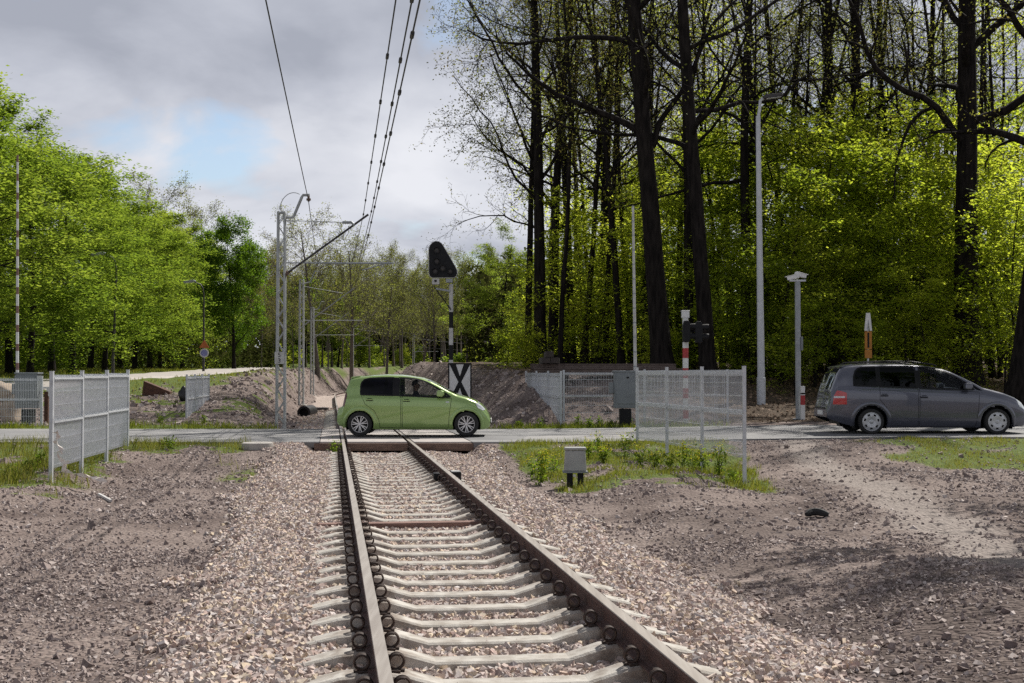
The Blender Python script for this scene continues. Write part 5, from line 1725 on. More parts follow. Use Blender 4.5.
def side_patch(car, poly, off, side, nx=28, nz=7, frame=0.0):
    """sheet lying on the body side inside polygon (x,z); returns MB"""
    xs0, xs1 = min(p[0] for p in poly), max(p[0] for p in poly)
    xs = sorted(set(list(np.linspace(xs0 + 1e-4, xs1 - 1e-4, nx)) + [min(max(p[0], xs0 + 1e-4), xs1 - 1e-4) for p in poly]))
    v = []; f = []
    for x in xs:
        lo, hi = poly_span(poly, x)
        for j in range(nz):
            z = lo + (hi - lo) * j / (nz - 1)
            v.append((x, side * (car.S(x, z) + off), z))
    for i in range(len(xs) - 1):
        for j in range(nz - 1):
            f.append((i * nz + j, i * nz + j + 1, (i + 1) * nz + j + 1, (i + 1) * nz + j))
    return MB().add(v, f)


def ribbon(car, path, w, off, side, closed=True):
    """strip of width w inside a closed (x,z) path, lying on the body"""
    n = len(path)
    P_ = []
    for i in range(n if closed else n - 1):
        a, b = np.array(path[i]), np.array(path[(i + 1) % n])
        m = max(2, int(np.linalg.norm(b - a) / .04))
        for k in range(m): P_.append(a + (b - a) * k / m)
    if not closed: P_.append(np.array(path[-1]))
    P_ = np.array(P_)
    c = P_.mean(0)
    v = []; f = []
    m = len(P_)
    for i in range(m):
        a = P_[(i - 1) % m] if closed else P_[max(i - 1, 0)]; b = P_[(i + 1) % m] if closed else P_[min(i + 1, m - 1)]
        d = b - a; d = d / (np.linalg.norm(d) + 1e-9); nn = np.array([-d[1], d[0]])
        p, q = P_[i] + nn * w / 2, P_[i] - nn * w / 2
        v.append((p[0], side * (car.S(p[0], p[1]) + off), p[1])); v.append((q[0], side * (car.S(q[0], q[1]) + off), q[1]))
    for i in range(m if closed else m - 1):
        j = (i + 1) % m
        f.append((2 * i, 2 * i + 1, 2 * j + 1, 2 * j))
    return MB().add(v, f)


def top_patch(car, x0, x1, yf, off, nx=14, ny=13, power=1):
    v = []; f = []
    xs = np.linspace(x0, x1, nx)
    for x in xs:
        sec = car.section(x); k = sum(car.per[:8]); ye = sec[k][0] * yf
        for y in np.linspace(-ye, ye, ny):
            v.append((x, y, car.T(x, y)))
    V = np.array(v).reshape(nx, ny, 3)
    gx = np.gradient(V, axis=0); gy = np.gradient(V, axis=1)
    nr = np.cross(gx, gy); nr /= np.linalg.norm(nr, axis=2)[..., None] + 1e-9
    nr *= np.sign(nr[..., 2:3] + 1e-6)
    V = V + nr * off
    for i in range(nx - 1):
        for j in range(ny - 1):
            f.append((i * ny + j, i * ny + j + 1, (i + 1) * ny + j + 1, (i + 1) * ny + j))
    return MB().add([tuple(p) for p in V.reshape(-1, 3)], f)


def wheel(parent, x, y, side, r, rim_r, style):
    w = empty('wheel', None, None, (x, y, r)); w.parent = parent
    T = Matrix.Rotation(R(90) * (1 if side < 0 else -1), 4, 'X')
    hwid = .095
    prof = [(rim_r * .97, -hwid), (rim_r * 1.03, -hwid), (r * .93, -hwid * 1.02), (r * .985, -hwid * .82), (r, -hwid * .5), (r, hwid * .5), (r * .985, hwid * .82), (r * .93, hwid * 1.02), (rim_r * 1.03, hwid), (rim_r * .97, hwid)]
    MB().lathe(prof, 40, 0, T).build('tyre', M['tyre'], w, smooth=True)
    mb = MB()
    mb.lathe([(rim_r * 1.0, hwid * .98), (rim_r * .93, hwid * .98), (rim_r * .90, hwid * .80), (rim_r * .90, -hwid)], 40, 0, T)
    if style == 'alloy':
        for k in range(7):
            a = 2 * math.pi * k / 7 + .3
            for da in (-.13, .13):
                p0 = Vector((math.cos(a) * rim_r * .14, math.sin(a) * rim_r * .14, hwid * .82)); p1 = Vector((math.cos(a + da * 1.25) * rim_r * .93, math.sin(a + da * 1.25) * rim_r * .93, hwid * .86))
                d = p1 - p0; n_ = Vector((-d.y, d.x, 0)).normalized()
                hw0, hw1 = rim_r * .055, rim_r * .045
                vs = [p0 + n_ * hw0, p0 - n_ * hw0, p1 - n_ * hw1, p1 + n_ * hw1]
                vs2 = [q - Vector((0, 0, .03)) for q in vs]
                mb.add([T @ q for q in vs + vs2], [(0, 1, 2, 3), (4, 5, 6, 7), (0, 1, 5, 4), (1, 2, 6, 5), (2, 3, 7, 6), (3, 0, 4, 7)])
        mb.lathe([(0, hwid * .93), (rim_r * .16, hwid * .92), (rim_r * .20, hwid * .82), (rim_r * .20, hwid * .5)], 20, 0, T)
        o = mb.build('rim', M['alloy'], w, smooth=True)
    else:
        # pressed cover with seven oval holes near the rim
        n = 84
        rings = [0, .18, .24, .50, .62, .80, .93, .97]
        zs = [.92, .92, .84, .97, .98, .92, .84, .98]
        vs = []; fs = []
        for rr2, z_ in zip(rings, zs):
            for j in range(n):
                a = 2 * math.pi * j / n
                vs.append(T @ Vector((math.cos(a) * rim_r * rr2, math.sin(a) * rim_r * rr2, hwid * z_)))
        for i in range(len(rings) - 1):
            for j in range(n):
                if i == 4 and (j % 12) in (0, 1, 2, 3, 4): continue
                fs.append((i * n + j, i * n + (j + 1) % n, (i + 1) * n + (j + 1) % n, (i + 1) * n + j))
        mb.add(vs, fs)
        o = mb.build('rim', M['hubcap'], w, smooth=True)
    MB().lathe([(0, .0), (rim_r * .92, .0)], 30, 0, T @ Matrix.Translation((0, 0, hwid * .35))).build('brake_disc', M['black'], w)
    return w


def build_car(name, label, loc, car, paint, wins, wheel_r, rim_r, style, doors, handles, head, tail, rear_glass, screen, mirror, extras=None, stripe=None):
    t = empty(name, label, 'car', loc)
    xs = car.stations()
    secs = [car.section(x) for x in xs]
    m = len(secs[0]); nx = len(xs)
    half = np.array([[(x, p[0], p[1]) for p in s_] for x, s_ in zip(xs, secs)])       # nx,m,3
    full = np.concatenate([half, half[:, ::-1][:, 1:] * np.array([1, -1, 1])], 1)     # left then right
    mm = full.shape[1]
    idx = np.arange(nx * mm).reshape(nx, mm)
    q = np.stack([idx[:-1, :-1], idx[:-1, 1:], idx[1:, 1:], idx[1:, :-1]], -1).reshape(-1, 4)
    V = full.reshape(-1, 3)
    cx = V[q][:, :, 0]; cz = V[q][:, :, 2]; cy = np.abs(V[q][:, :, 1])
    dele = np.zeros(len(q), bool)
    for (poly, glass) in wins:
        ins = np.ones(len(q), bool)
        c = np.array(poly).mean(0)
        sp = [tuple(c + (np.array(p) - c) * .965) for p in poly]
        for k in range(4): ins &= in_poly(cx[:, k], cz[:, k], sp)
        dele |= ins & (cy.min(1) > car.W * .22)
    for wx in car.wheels:
        dd = np.hypot(cx - wx, cz - wheel_r).max(1) < car.arch_r
        dele |= dd & (cy.min(1) > car.W * .25)
    q = q[~dele]
    mb = MB()
    mb.add([tuple(p) for p in V], [tuple(a) for a in q])
    mb.add([tuple(p) for p in full[0]], [tuple(range(mm))])
    mb.add([tuple(p) for p in full[-1]], [tuple(range(mm))[::-1]])
    # arch lips
    for wx in car.wheels:
        for side in (-1, 1):
            v = []; f = []
            th = np.linspace(R(-18), R(198), 48)
            th = [a for a in th if wheel_r + car.arch_r * math.sin(a) > float(np.interp(wx + car.arch_r * math.cos(a), car.bot[:, 0], car.bot[:, 1])) - .005]
            for a in th:
                for (dr, off, fixed) in ((.075, -.004, 0), (.045, .011, 0), (.005, .016, 0), (-.022, .008, 0), (-.03, -.06, 1)):
                    rr2 = car.arch_r + dr
                    x = wx + rr2 * math.cos(a); z = wheel_r + rr2 * math.sin(a)
                    v.append((x, side * (car.S(x, z) + off), z))
            n = len(th)
            for i in range(n - 1):
                for j in range(4): f.append((i * 5 + j, i * 5 + j + 1, (i + 1) * 5 + j + 1, (i + 1) * 5 + j))
            mb.add(v, f)
    body = mb.build('body', paint, t, smooth=True)
    # wheel wells
    for wx in car.wheels:
        for side in (-1, 1):
            mb = MB()
            y1 = side * (car.W / 2 - .07); y0 = side * (car.W / 2 - .40)
            th = np.linspace(R(-25), R(205), 26)
            v = [(wx + (car.arch_r - .005) * math.cos(a), y, wheel_r + (car.arch_r - .005) * math.sin(a)) for y in (y0, y1) for a in th]
            n = len(th)
            mb.add(v, [(i, i + 1, n + i + 1, n + i) for i in range(n - 1)] + [tuple(range(n))])
            mb.build('wheel_well', M['black'], t)
    # floor and sill
    x0, x1 = car.wheels[0] + car.arch_r, car.wheels[1] - car.arch_r
    zs = float(np.interp((x0 + x1) / 2, car.bot[:, 0], car.bot[:, 1]))
    MB().box(((x0 + x1) / 2, 0, zs + .02), (x1 - x0 + .1, car.W * .86, .06)).box((car.L / 2, 0, zs + .10), (car.L * .86, car.W * .5, .08)).build('underbody', M['black'], t)
    # windows
    for (poly, glass) in wins:
        for side in (-1, 1):
            wpart = side_patch(car, poly, .005, side).build('window', M[glass], t, smooth=True)
            c = np.array(poly).mean(0)
            ring = [tuple(c + (np.array(p) - c) * .985) for p in poly]
            ribbon(car, ring, .035, .009, side).build('seal', M['trim'], wpart, smooth=True)
    # doors: the shut lines and the handles
    for (dpoly, hx, hz) in zip(doors, [h[0] for h in handles], [h[1] for h in handles]):
        for side in (-1, 1):
            d = ribbon(car, dpoly, .010, .0015, side).build('door', M['black'], t)
            MB().box((hx, side * (car.S(hx, hz) + .022), hz), (.17, .026, .032)).build('handle', paint, d, bevel=.011)
            side_patch(car, [(hx - .09, hz - .035), (hx - .05, hz + .03), (hx + .05, hz + .03), (hx + .09, hz - .035)], .002, side, 6, 3).build('handle_recess', M['interior'], d)
    for side in (-1, 1):
        side_patch(car, head, .006, side, 12, 7).build('headlight', M['lamp_clear'], t, smooth=True)
        for (tp, tm_) in tail:
            side_patch(car, tp, .006, side, 12, 8).build('taillight', M[tm_], t, smooth=True)
        mx_, mz = mirror
        yb = car.S(mx_, mz)
        mr = MB(); mr.prism([(-.09, -.06), (.05, -.07), (.10, -.02), (.09, .06), (.02, .085), (-.08, .075)], side * (yb + .05), side * (yb + .23))
        mo = mr.build('mirror', paint, t, bevel=.03, loc=(mx_, 0, mz))
        MB().box((.02, side * (yb + .03), -.03), (.06, .12, .05)).build('mirror_foot', M['trim'], mo, bevel=.01)
        if stripe:
            ribbon(car, stripe, .055, .012, side, closed=False).build('rub_strip', paint, t, smooth=True)
    top_patch(car, rear_glass[0], rear_glass[1], .86, .006).build('rear_window', M['screen'], t, smooth=True)
    top_patch(car, screen[0], screen[1], .95, .006, 16).build('windscreen', M['screen'], t, smooth=True)
    # front and rear faces
    zf = float(np.interp(car.L, car.bot[:, 0], car.bot[:, 1])); zft = float(np.interp(car.L, car.top[:, 0], car.top[:, 1]))
    MB().box((car.L + .004, 0, zf + (zft - zf) * .35), (.02, car.W * .55, (zft - zf) * .35)).build('grille', M['black'], t, bevel=.01)
    MB().box((car.L + .006, 0, zf + (zft - zf) * .72), (.02, .5, .11)).build('number_plate', M['white'], t, bevel=.004)
    MB().box((-.004, 0, float(np.interp(0, car.top[:, 0], car.top[:, 1])) - .12), (.02, .5, .11)).build('number_plate', M['white'], t, bevel=.004)
    for wx in car.wheels:
        for side in (-1, 1):
            wheel(t, wx, side * (car.W / 2 - .105), side, wheel_r, rim_r, style)
    # seats
    for (sx, sy) in ((car.L * .47, -.36), (car.L * .47, .36), (car.L * .27, -.36), (car.L * .27, .36)):
        st = empty('seat', None, None, (sx, sy, zs + .12)); st.parent = t
        MB().box((.22, 0, .12), (.5, .48, .16)).build('cushion', M['interior'], st, bevel=.05)
        o = MB().box((-.10, 0, .46), (.14, .46, .58)).build('backrest', M['interior'], st, bevel=.05); o.rotation_euler = (0, -.22, 0)
        MB().box((-.25, 0, .86), (.09, .25, .18)).build('headrest', M['interior'], st, bevel=.04)
    dash_x = screen[0] if screen[0] > car.L * .5 else screen[1]
    MB().box((car.L * .66, 0, zs + .55), (.35, car.W * .82, .18)).build('dashboard', M['interior'], t, bevel=.05)
    sw = MB()
    cpt = Vector((car.L * .60, .36, zs + .62)); Tm = Matrix.Translation(cpt) @ Matrix.Rotation(R(-65), 4, 'Y')
    pts = [Tm @ Vector((.18 * math.cos(a), .18 * math.sin(a), 0)) for a in np.linspace(0, 2 * math.pi, 25)]
    sw.tube(pts, .016, 8, cap=False)
    for a in (0, 2.1, 4.2): sw.bar(Tm @ Vector((0, 0, 0)), Tm @ Vector((.18 * math.cos(a), .18 * math.sin(a), 0)), .03)
    sw.build('steering_wheel', M['interior'], t, smooth=True)
    if extras: extras(t, car)
    return t, zs, cpt


def conv(pts, x0, z0, s):
    return [((a - x0) / s, (z0 - b) / s) for a, b in pts]


# ---- green hatchback: side view measured along its near flank
sg = F / 32.0
gx0, gz0 = 335.9, 436.3
topg = conv([(335.9, 412), (336.4, 409.5), (338, 407.5), (341.3, 406), (342.3, 402), (344.7, 391), (347.4, 382), (349.6, 377.6), (352, 377), (359.3, 375.8), (371, 374.6), (386, 373.9), (400, 374.3), (410, 375.4), (421.7, 377.4), (430, 380.2), (439.3, 385), (448.7, 390.6),
             (456.9, 394.6), (466.3, 397.2), (475.6, 401), (481.5, 404.6), (486.2, 410), (489.1, 415.5), (490.3, 420)], gx0, gz0, sg)
botg = conv([(335.9, 423.5), (338, 426), (344, 427.6), (352, 428.4), (380, 429.4), (450, 429.4), (478, 429.6), (485, 429.4), (489, 427.5), (490.3, 425)], gx0, gz0, sg)
beltg = conv([(335.9, 407), (345, 397), (360, 395.4), (401, 396.6), (452, 398.2), (462, 400.5), (475, 404), (490.3, 413)], gx0, gz0, sg)
carg = Car(topg, botg, beltg, 1.70, (490.3 - gx0) / sg, [(359.7 - gx0) / sg, (466.4 - gx0) / sg], .355)
wg1 = conv([(360.2, 394.6), (360.2, 385.5), (361.2, 382.2), (363.6, 379.6), (368.7, 378.3), (380, 377.7), (393.5, 377.5), (393.5, 395.6)], gx0, gz0, sg)
wg2 = conv([(398.6, 395.8), (398.6, 377.6), (408, 377.9), (416, 378.9), (424.5, 381.4), (433, 385.6), (441, 390.4), (447, 394.2), (450.8, 397.3)], gx0, gz0, sg)
pil = conv([(393, 395.6), (393, 377.5), (399, 377.6), (399, 395.9)], gx0, gz0, sg)
dg1 = conv([(361, 395), (365, 404), (374.5, 411), (379, 420), (380, 427.5), (401, 428), (400.5, 396)], gx0, gz0, sg)
dg2 = conv([(402, 396.2), (402.5, 428), (448, 428), (449.6, 412), (451.5, 398.5)], gx0, gz0, sg)
headg = conv([(475.5, 404), (477.5, 401.8), (482, 405.2), (485.5, 409.6), (483, 410.6), (478, 408)], gx0, gz0, sg)
tailg = [(conv([(341.2, 405.8), (343.6, 396.5), (346, 391.5), (346.3, 396), (344.5, 404), (343.5, 407)], gx0, gz0, sg), 'lamp_red_dark')]


def green_extras(t, car):
    for side in (-1, 1):
        side_patch(car, pil, .007, side, 6, 5).build('pillar_trim', M['trim'], t, smooth=True)
    x, z = conv([(352, 375.5)], gx0, gz0, sg)[0]
    MB().tube([(x + 1.45, 0, z + .05), (x + 1.38, 0, z + .12)], .012, 6).build('aerial', M['black'], t)
    MB().prism([(.30, 1.385), (.36, 1.43), (.56, 1.455), (.56, 1.425)], -.55, .55).build('roof_spoiler', M['green_paint'], t, bevel=.008)
    for side in (-1, 1):
        a, b = conv([(447.5, 402)], gx0, gz0, sg)[0]
        side_patch(car, [(a - .04, b - .015), (a - .04, b + .015), (a + .04, b + .015), (a + .04, b - .015)], .004, side, 4, 3).build('side_indicator', M['lamp_clear'], t)


gY = 32.0 + .85
gz_road = H - (gz0 - HY) * 32.0 / F
green, zsg, swg = build_car('green_car', 'pale green small hatchback driving over the level crossing', ((gx0 - 512) / F * 32.0, gY, gz_road), carg, M['green_paint'],
                            [(wg1, 'glass_dark'), (wg2, 'glass_clear')], .292, .205, 'alloy', [dg1, dg2], [conv([(369.5, 399.5)], gx0, gz0, sg)[0], conv([(406.5, 400.3)], gx0, gz0, sg)[0]], headg, tailg,
                            conv([(343.2, 0), (349.0, 0)], gx0, gz0, sg)[0][:1] + conv([(349.0, 0)], gx0, gz0, sg)[0][:1], (conv([(427, 0)], gx0, gz0, sg)[0][0], conv([(455.5, 0)], gx0, gz0, sg)[0][0]),
                            conv([(440.5, 393.8)], gx0, gz0, sg)[0], green_extras)

# ---- grey people carrier
sv_ = F / 31.2
vx0, vz0 = 829.5, 434.3
topv = conv([(829.5, 408), (830.5, 404), (832, 400), (833.5, 391), (836, 384), (840.5, 372.5), (844.5, 366.2), (847, 365.2), (853, 364.3), (864, 363.6), (886, 363.0), (905, 363.0), (920, 363.8), (933, 365.2), (946.4, 367.9), (954.3, 370.6), (966, 376.2), (975.4, 381.4), (984.6, 387),
             (993.8, 389.4), (1005.7, 392.6), (1017.5, 397.2), (1025, 402), (1030, 408), (1032.5, 415), (1033, 419)], vx0, vz0, sv_)
botv = conv([(829.5, 417.5), (832, 419.5), (845, 424), (856, 426.5), (890, 427.4), (980, 427.4), (1012, 427), (1026, 426.5), (1033, 424)], vx0, vz0, sv_)
beltv = conv([(829.5, 400), (840, 387.5), (855, 386.6), (900, 388.0), (950, 390.3), (984, 392.4), (1005, 397), (1020, 402), (1033, 411)], vx0, vz0, sv_)
carv = Car(topv, botv, beltv, 1.92, (1033 - vx0) / sv_, [(871.4 - vx0) / sv_, (997.1 - vx0) / sv_], .405)
wv0 = conv([(854.6, 385.6), (855, 377), (857, 371), (860, 368.3), (864, 367.3), (878, 366.6), (878, 386.3)], vx0, vz0, sv_)
wv1 = conv([(880.5, 386.4), (880.5, 366.6), (917, 366.4), (917, 388)], vx0, vz0, sv_)
wv2 = conv([(920.5, 388.1), (920.5, 366.5), (931, 367.2), (943, 369.6), (952, 373.2), (961, 378.5), (969.5, 384), (975.5, 389.8)], vx0, vz0, sv_)
dv1 = conv([(880, 387), (880, 400), (886, 406.5), (889, 414), (890.5, 426), (918.2, 426.3), (918.2, 388.6)], vx0, vz0, sv_)
dv2 = conv([(919.8, 388.6), (919.8, 426.3), (976, 426.3), (978.4, 410), (979.5, 392)], vx0, vz0, sv_)
headv = conv([(1018.5, 399.5), (1020.5, 398.6), (1025.5, 402.4), (1029.5, 408), (1027, 409.5), (1021, 407)], vx0, vz0, sv_)
tailv = [(conv([(834.5, 404.5), (835.6, 396), (838.5, 390.5), (842, 391), (847.5, 392.8), (847.5, 404.5)], vx0, vz0, sv_), 'lamp_red')]


def grey_extras(t, car):
    for side in (-1, 1):
        for pp_ in ([(877.6, 386.3), (877.6, 366.7), (881, 366.6), (881, 386.5)], [(916.6, 388), (916.6, 366.4), (921, 366.5), (921, 388.2)]):
            side_patch(car, conv(pp_, vx0, vz0, sv_), .007, side, 5, 5).build('pillar_trim', M['trim'], t, smooth=True)
        rail_ = [conv([(a, b)], vx0, vz0, sv_)[0] for a, b in ((858, 363.9), (862, 362.3), (890, 361.3), (915, 361.8), (936, 364.4), (940, 366.0))]
        y = side * (car.W / 2 * .70)
        MB().tube([(a, y, b) for a, b in rail_], .02, 8).build('roof_rail', M['trim'], t, smooth=True)
        a, b = conv([(838, 397.2)], vx0, vz0, sv_)[0]
        side_patch(car, conv([(835.6, 398.0), (835.6, 396.2), (845.5, 396.2), (845.5, 398.0)], vx0, vz0, sv_), .010, side, 8, 3).build('reversing_lamp', M['lamp_clear'], t)
        quarter = conv([(977.5, 390), (971.5, 384.4), (974, 384.2), (983, 390.6)], vx0, vz0, sv_)
        side_patch(car, quarter, .006, side, 8, 4).build('quarter_window', M['glass_dark'], t, smooth=True)
    MB().box((.03, 0, .60), (.1, car.W * .5, .04)).build('tailgate_handle', M['trim'], t, bevel=.01)
    MB().prism([(.30, 1.565), (.40, 1.60), (.62, 1.645), (.62, 1.60)], -.62, .62).build('roof_spoiler', M['grey_paint'], t, bevel=.008)


vz_road = H - (vz0 - HY) * 31.2 / F
grey, zsv, swv = build_car('grey_car', 'dark grey people carrier with roof rails, cut by the right edge of the photo', ((vx0 - 512) / F * 31.2, 31.2 + .96, vz_road), carv, M['grey_paint'],
                           [(wv0, 'glass_dark'), (wv1, 'glass_dark'), (wv2, 'glass_clear')], .298, .226, 'cover', [dv1, dv2], [conv([(884.5, 395)], vx0, vz0, sv_)[0], conv([(924, 396.7)], vx0, vz0, sv_)[0]], headv, tailv,
                           (conv([(834.2, 0)], vx0, vz0, sv_)[0][0], conv([(843.5, 0)], vx0, vz0, sv_)[0][0]), (conv([(951, 0)], vx0, vz0, sv_)[0][0], conv([(984.5, 0)], vx0, vz0, sv_)[0][0]),
                           conv([(967, 386.5)], vx0, vz0, sv_)[0], grey_extras, stripe=conv([(889, 419.3), (978, 419.6)], vx0, vz0, sv_))


# ------------------------------------------------------------------ drivers
def driver(loc, wheel_c, cloth, label):
    """seated body grown round a joint skeleton; loc is the seat cushion top centre (world), faces +X"""
    t = empty('person', label, 'person', loc)
    J = dict(pel=(0, 0, .08), spine=(-.06, 0, .30), chest=(-.10, 0, .48), neck=(-.10, 0, .60), head=(-.08, 0, .72), crown=(-.085, 0, .80))
    wc = Vector(wheel_c) - Vector(loc)
    verts = []; edges = []; rad = []

    def add(p, r, par=None):
        verts.append(p); rad.append(r)
        if par is not None: edges.append((par, len(verts) - 1))
        return len(verts) - 1
    p0 = add(J['pel'], .14); p1 = add(J['spine'], .135, p0); p2 = add(J['chest'], .13, p1); p3 = add(J['neck'], .06, p2)
    p4 = add((-.075, 0, .70), .088, p3); p5 = add((-.08, 0, .79), .085, p4)
    for s in (-1, 1):
        sh = add((-.09, s * .19, .50), .065, p2); el = add((.14, s * .25, .27), .048, sh); wr = add((wc.x - .03, s * .16, wc.z + .07), .032, el); add((wc.x + .02, s * .14, wc.z + .10), .035, wr)
        hp = add((.05, s * .10, .07), .09, p0); kn = add((.46, s * .13, .15), .065, hp); an = add((.66, s * .13, -.2), .045, kn); add((.78, s * .13, -.22), .04, an)
    me = bpy.data.meshes.new('body'); me.from_pydata(verts, edges, []); me.update()
    o = link_mesh('body', me, M[cloth], t)
    md = o.modifiers.new('skin', 'SKIN')
    for i, sv__ in enumerate(me.skin_vertices[0].data):
        sv__.radius = (rad[i], rad[i]); sv__.use_root = (i == 0)
    ss = o.modifiers.new('sub', 'SUBSURF'); ss.levels = 2; ss.render_levels = 2
    dg = bpy.context.evaluated_depsgraph_get()
    nm = bpy.data.meshes.new_from_object(o.evaluated_get(dg))
    o.modifiers.clear(); o.data = nm
    nm.materials.clear(); nm.materials.append(M[cloth]); nm.materials.append(M['skin'])
    # skin shows on head, neck and hands
    for p in nm.polygons:
        c = p.center
        p.use_smooth = True
        p.material_index = 1 if (c.z > .585 or (c.x > wc.x - .06 and c.z > .2)) else 0
    # face: nose, brow, eyes, mouth, ears as small pieces of the head; hair over the skull
    f = MB()
    f.add([(.0, -.018, .70), (.0, .018, .70), (.035, 0, .695), (.0, 0, .75)], [(0, 1, 2), (0, 2, 3), (1, 3, 2), (0, 3, 1)])
    f.build('nose', M['skin'], t)
    for s in (-1, 1):
        MB().lathe([(0, .006), (.012, .003), (.014, -.004)], 10, 0, Matrix.Translation((.002, s * .034, .748)) @ Matrix.Rotation(R(90), 4, 'Y')).build('eye', M['black'], t)
        MB().lathe([(0, .010), (.02, .008), (.028, -.01)], 10, 0, Matrix.Translation((-.085, s * .088, .735)) @ Matrix.Rotation(R(-90 * s), 4, 'X')).build('ear', M['skin'], t)
    MB().box((.003, 0, .672), (.012, .05, .008)).build('mouth', M['red'], t)
    bm = bmesh.new(); bmesh.ops.create_icosphere(bm, subdivisions=3, radius=.104)
    for v in list(bm.verts):
        if v.co.z < -.02 and v.co.x > -.02 or v.co.z < -.06 or (v.co.x > .06 and v.co.z < .05): bm.verts.remove(v)
    hm = bpy.data.meshes.new('hair'); bm.to_mesh(hm); bm.free()
    hm.polygons.foreach_set('use_smooth', [True] * len(hm.polygons))
    link_mesh('hair', hm, M['hair'], t, loc=(-.088, 0, .765))
    # fingers closed on the wheel rim
    for s in (-1, 1):
        for k, Lk in enumerate((.045, .055, .052, .042)):
            b = Vector((wc.x + .02, s * .14, wc.z + .13 - k * .02))
            MB().tube([b, b + Vector((Lk * .7, s * .005, .0)), b + Vector((Lk * .8, s * .012, -.02)), b + Vector((Lk * .35, s * .016, -.028))], [.010, .009, .008, .007], 6).build('finger', M['skin'], t, smooth=True)
        b = Vector((wc.x + .0, s * .12, wc.z + .12))
        MB().tube([b, b + Vector((.03, -s * .02, .02)), b + Vector((.05, -s * .02, .015))], [.012, .011, .009], 6).build('thumb', M['skin'], t, smooth=True)
    return t


for carobj, zs_, swp, L_, cl, lb in ((grey, zsv, swv, carv.L, 'shirt', 'driver of the grey car in a brown top holding the steering wheel'), (green, zsg, swg, carg.L, 'jacket', 'driver of the green car in dark clothing behind the side window')):
    base = Vector(carobj.location) + Vector((L_ * .47 + .18, .36, zs_ + .32))
    driver(base, Vector(carobj.location) + swp + Vector((-.03, 0, 0)), cl, lb)


# ------------------------------------------------------------------ light, sky, camera
SUN_EL, SUN_AZ = R(50), R(38)            # azimuth to the right of the viewing direction
d = Vector((math.sin(SUN_AZ) * math.cos(SUN_EL), math.cos(SUN_AZ) * math.cos(SUN_EL), math.sin(SUN_EL)))
ld = bpy.data.lights.new('sun', 'SUN'); ld.energy = 4.9; ld.angle = R(.53); ld.color = (1.0, .95, .87)
lo = bpy.data.objects.new('sun', ld); COL.objects.link(lo); lo.location = d * 60
lo.rotation_euler = d.to_track_quat('Z', 'Y').to_euler()

W = bpy.data.worlds.new('World'); SC.world = W; W.use_nodes = True
nt = W.node_tree; nd = nt.nodes; lk = nt.links; nd.clear()
out = N(nd, 'ShaderNodeOutputWorld')
sky = N(nd, 'ShaderNodeTexSky', sky_type='NISHITA'); sky.sun_disc = False; sky.sun_elevation = SUN_EL; sky.sun_rotation = SUN_AZ
bg1 = N(nd, 'ShaderNodeBackground'); bg1.inputs[1].default_value = .10; lk.new(sky.outputs[0], bg1.inputs[0])
tc = N(nd, 'ShaderNodeTexCoord')
sep = N(nd, 'ShaderNodeSeparateXYZ'); lk.new(tc.outputs['Generated'], sep.inputs[0])


def mth(op, a, b=None, c=None):
    n = N(nd, 'ShaderNodeMath', operation=op)
    for i, s in enumerate((a, b, c)):
        if s is None: continue
        if isinstance(s, (int, float)): n.inputs[i].default_value = s
        else: lk.new(s, n.inputs[i])
    return n.outputs[0]


zc = mth('MAXIMUM', sep.outputs[2], 0.0)
den = mth('ADD', zc, .32)
cb = N(nd, 'ShaderNodeCombineXYZ')
lk.new(mth('DIVIDE', sep.outputs[0], den), cb.inputs[0]); lk.new(mth('DIVIDE', sep.outputs[1], den), cb.inputs[1])
n1 = N(nd, 'ShaderNodeTexNoise'); n1.inputs['Scale'].default_value = 3.4; n1.inputs['Detail'].default_value = 9; n1.inputs['Roughness'].default_value = .52; n1.inputs['Distortion'].default_value = .25
lk.new(cb.outputs[0], n1.inputs['Vector'])
n2 = N(nd, 'ShaderNodeTexNoise'); n2.inputs['Scale'].default_value = 1.9; n2.inputs['Detail'].default_value = 8; n2.inputs['Roughness'].default_value = .5; n2.inputs['Distortion'].default_value = .4
mp = N(nd, 'ShaderNodeMapping'); mp.inputs['Location'].default_value = (3.1, 7.7, 0); lk.new(cb.outputs[0], mp.inputs[0]); lk.new(mp.outputs[0], n2.inputs['Vector'])
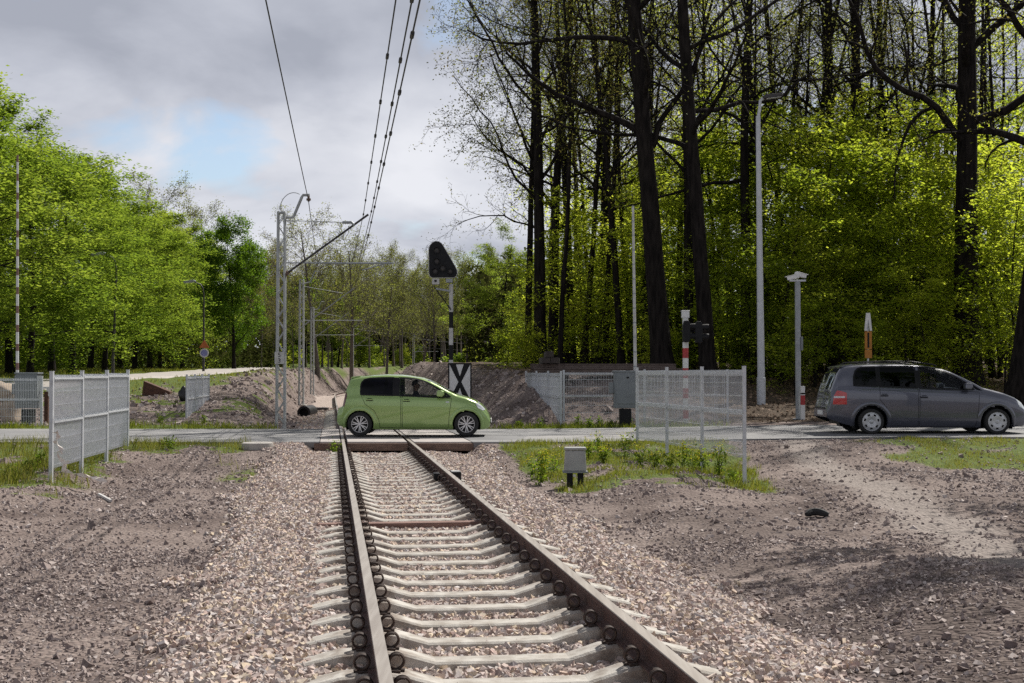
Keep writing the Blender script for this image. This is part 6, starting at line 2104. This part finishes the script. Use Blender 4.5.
# the gap of blue in the cloud, up to the left of the track
gx = mth('DIVIDE', mth('ADD', sep.outputs[0], .255), .085)
gz = mth('DIVIDE', mth('SUBTRACT', sep.outputs[2], .172), .034)
gap = mth('SUBTRACT', 1.0, mth('ADD', mth('MULTIPLY', gx, gx), mth('MULTIPLY', gz, gz)))
gap = mth('MAXIMUM', gap, -1.5)
gap = mth('MAXIMUM', gap, -.35)
cover = mth('SUBTRACT', mth('ADD', mth('MULTIPLY', n1.outputs[0], 3.4), -.78), mth('MULTIPLY', gap, .62))
cr = ramp(nd, [(.28, (.12, .12, .12)), (.72, (1, 1, 1))]); lk.new(cover, cr.inputs[0])
low = N(nd, 'ShaderNodeMapRange'); low.inputs[1].default_value = .20; low.inputs[2].default_value = .06; lk.new(sep.outputs[2], low.inputs[0])
bri = mth('ADD', mth('ADD', mth('MULTIPLY', n2.outputs[0], .85), mth('MULTIPLY', n1.outputs[0], .42)), mth('ADD', mth('MULTIPLY', low.outputs[0], .18), -.14))
cc = ramp(nd, [(.40, (.300, .318, .372)), (.51, (.40, .418, .475)), (.61, (.52, .535, .585)), (.76, (.63, .64, .68))]); lk.new(bri, cc.inputs[0])
over = N(nd, 'ShaderNodeMapRange'); over.inputs[1].default_value = .27; over.inputs[2].default_value = .62; over.inputs[3].default_value = 1.0; over.inputs[4].default_value = .52; over.interpolation_type = 'SMOOTHSTEP'; lk.new(sep.outputs[2], over.inputs[0])
bg2 = N(nd, 'ShaderNodeBackground'); lk.new(over.outputs[0], bg2.inputs[1]); lk.new(cc.outputs[0], bg2.inputs[0])
mx = N(nd, 'ShaderNodeMixShader'); lk.new(cr.outputs[0], mx.inputs[0]); lk.new(bg1.outputs[0], mx.inputs[1]); lk.new(bg2.outputs[0], mx.inputs[2])
lk.new(mx.outputs[0], out.inputs[0])

cam = bpy.data.cameras.new('camera'); cam.sensor_width = 36; cam.lens = F / 1024 * 36; cam.clip_end = 4000; cam.clip_start = .1
co = bpy.data.objects.new('camera', cam); COL.objects.link(co)
co.location = (0, 0, H); co.rotation_euler = (R(90) + math.atan((HY - 341.5) / F), 0, 0)
SC.camera = co
SC.view_settings.view_transform = 'Standard'; SC.view_settings.look = 'None'; SC.view_settings.gamma = 1; SC.view_settings.exposure = 0.40
SC.render.resolution_x, SC.render.resolution_y = 1024, 683
SC.cycles.max_bounces = 6; SC.cycles.diffuse_bounces = 3; SC.cycles.glossy_bounces = 3; SC.cycles.transmission_bounces = 4; SC.cycles.transparent_max_bounces = 12
SC.cycles.use_denoising = False
SC.cycles.sample_clamp_indirect = 4
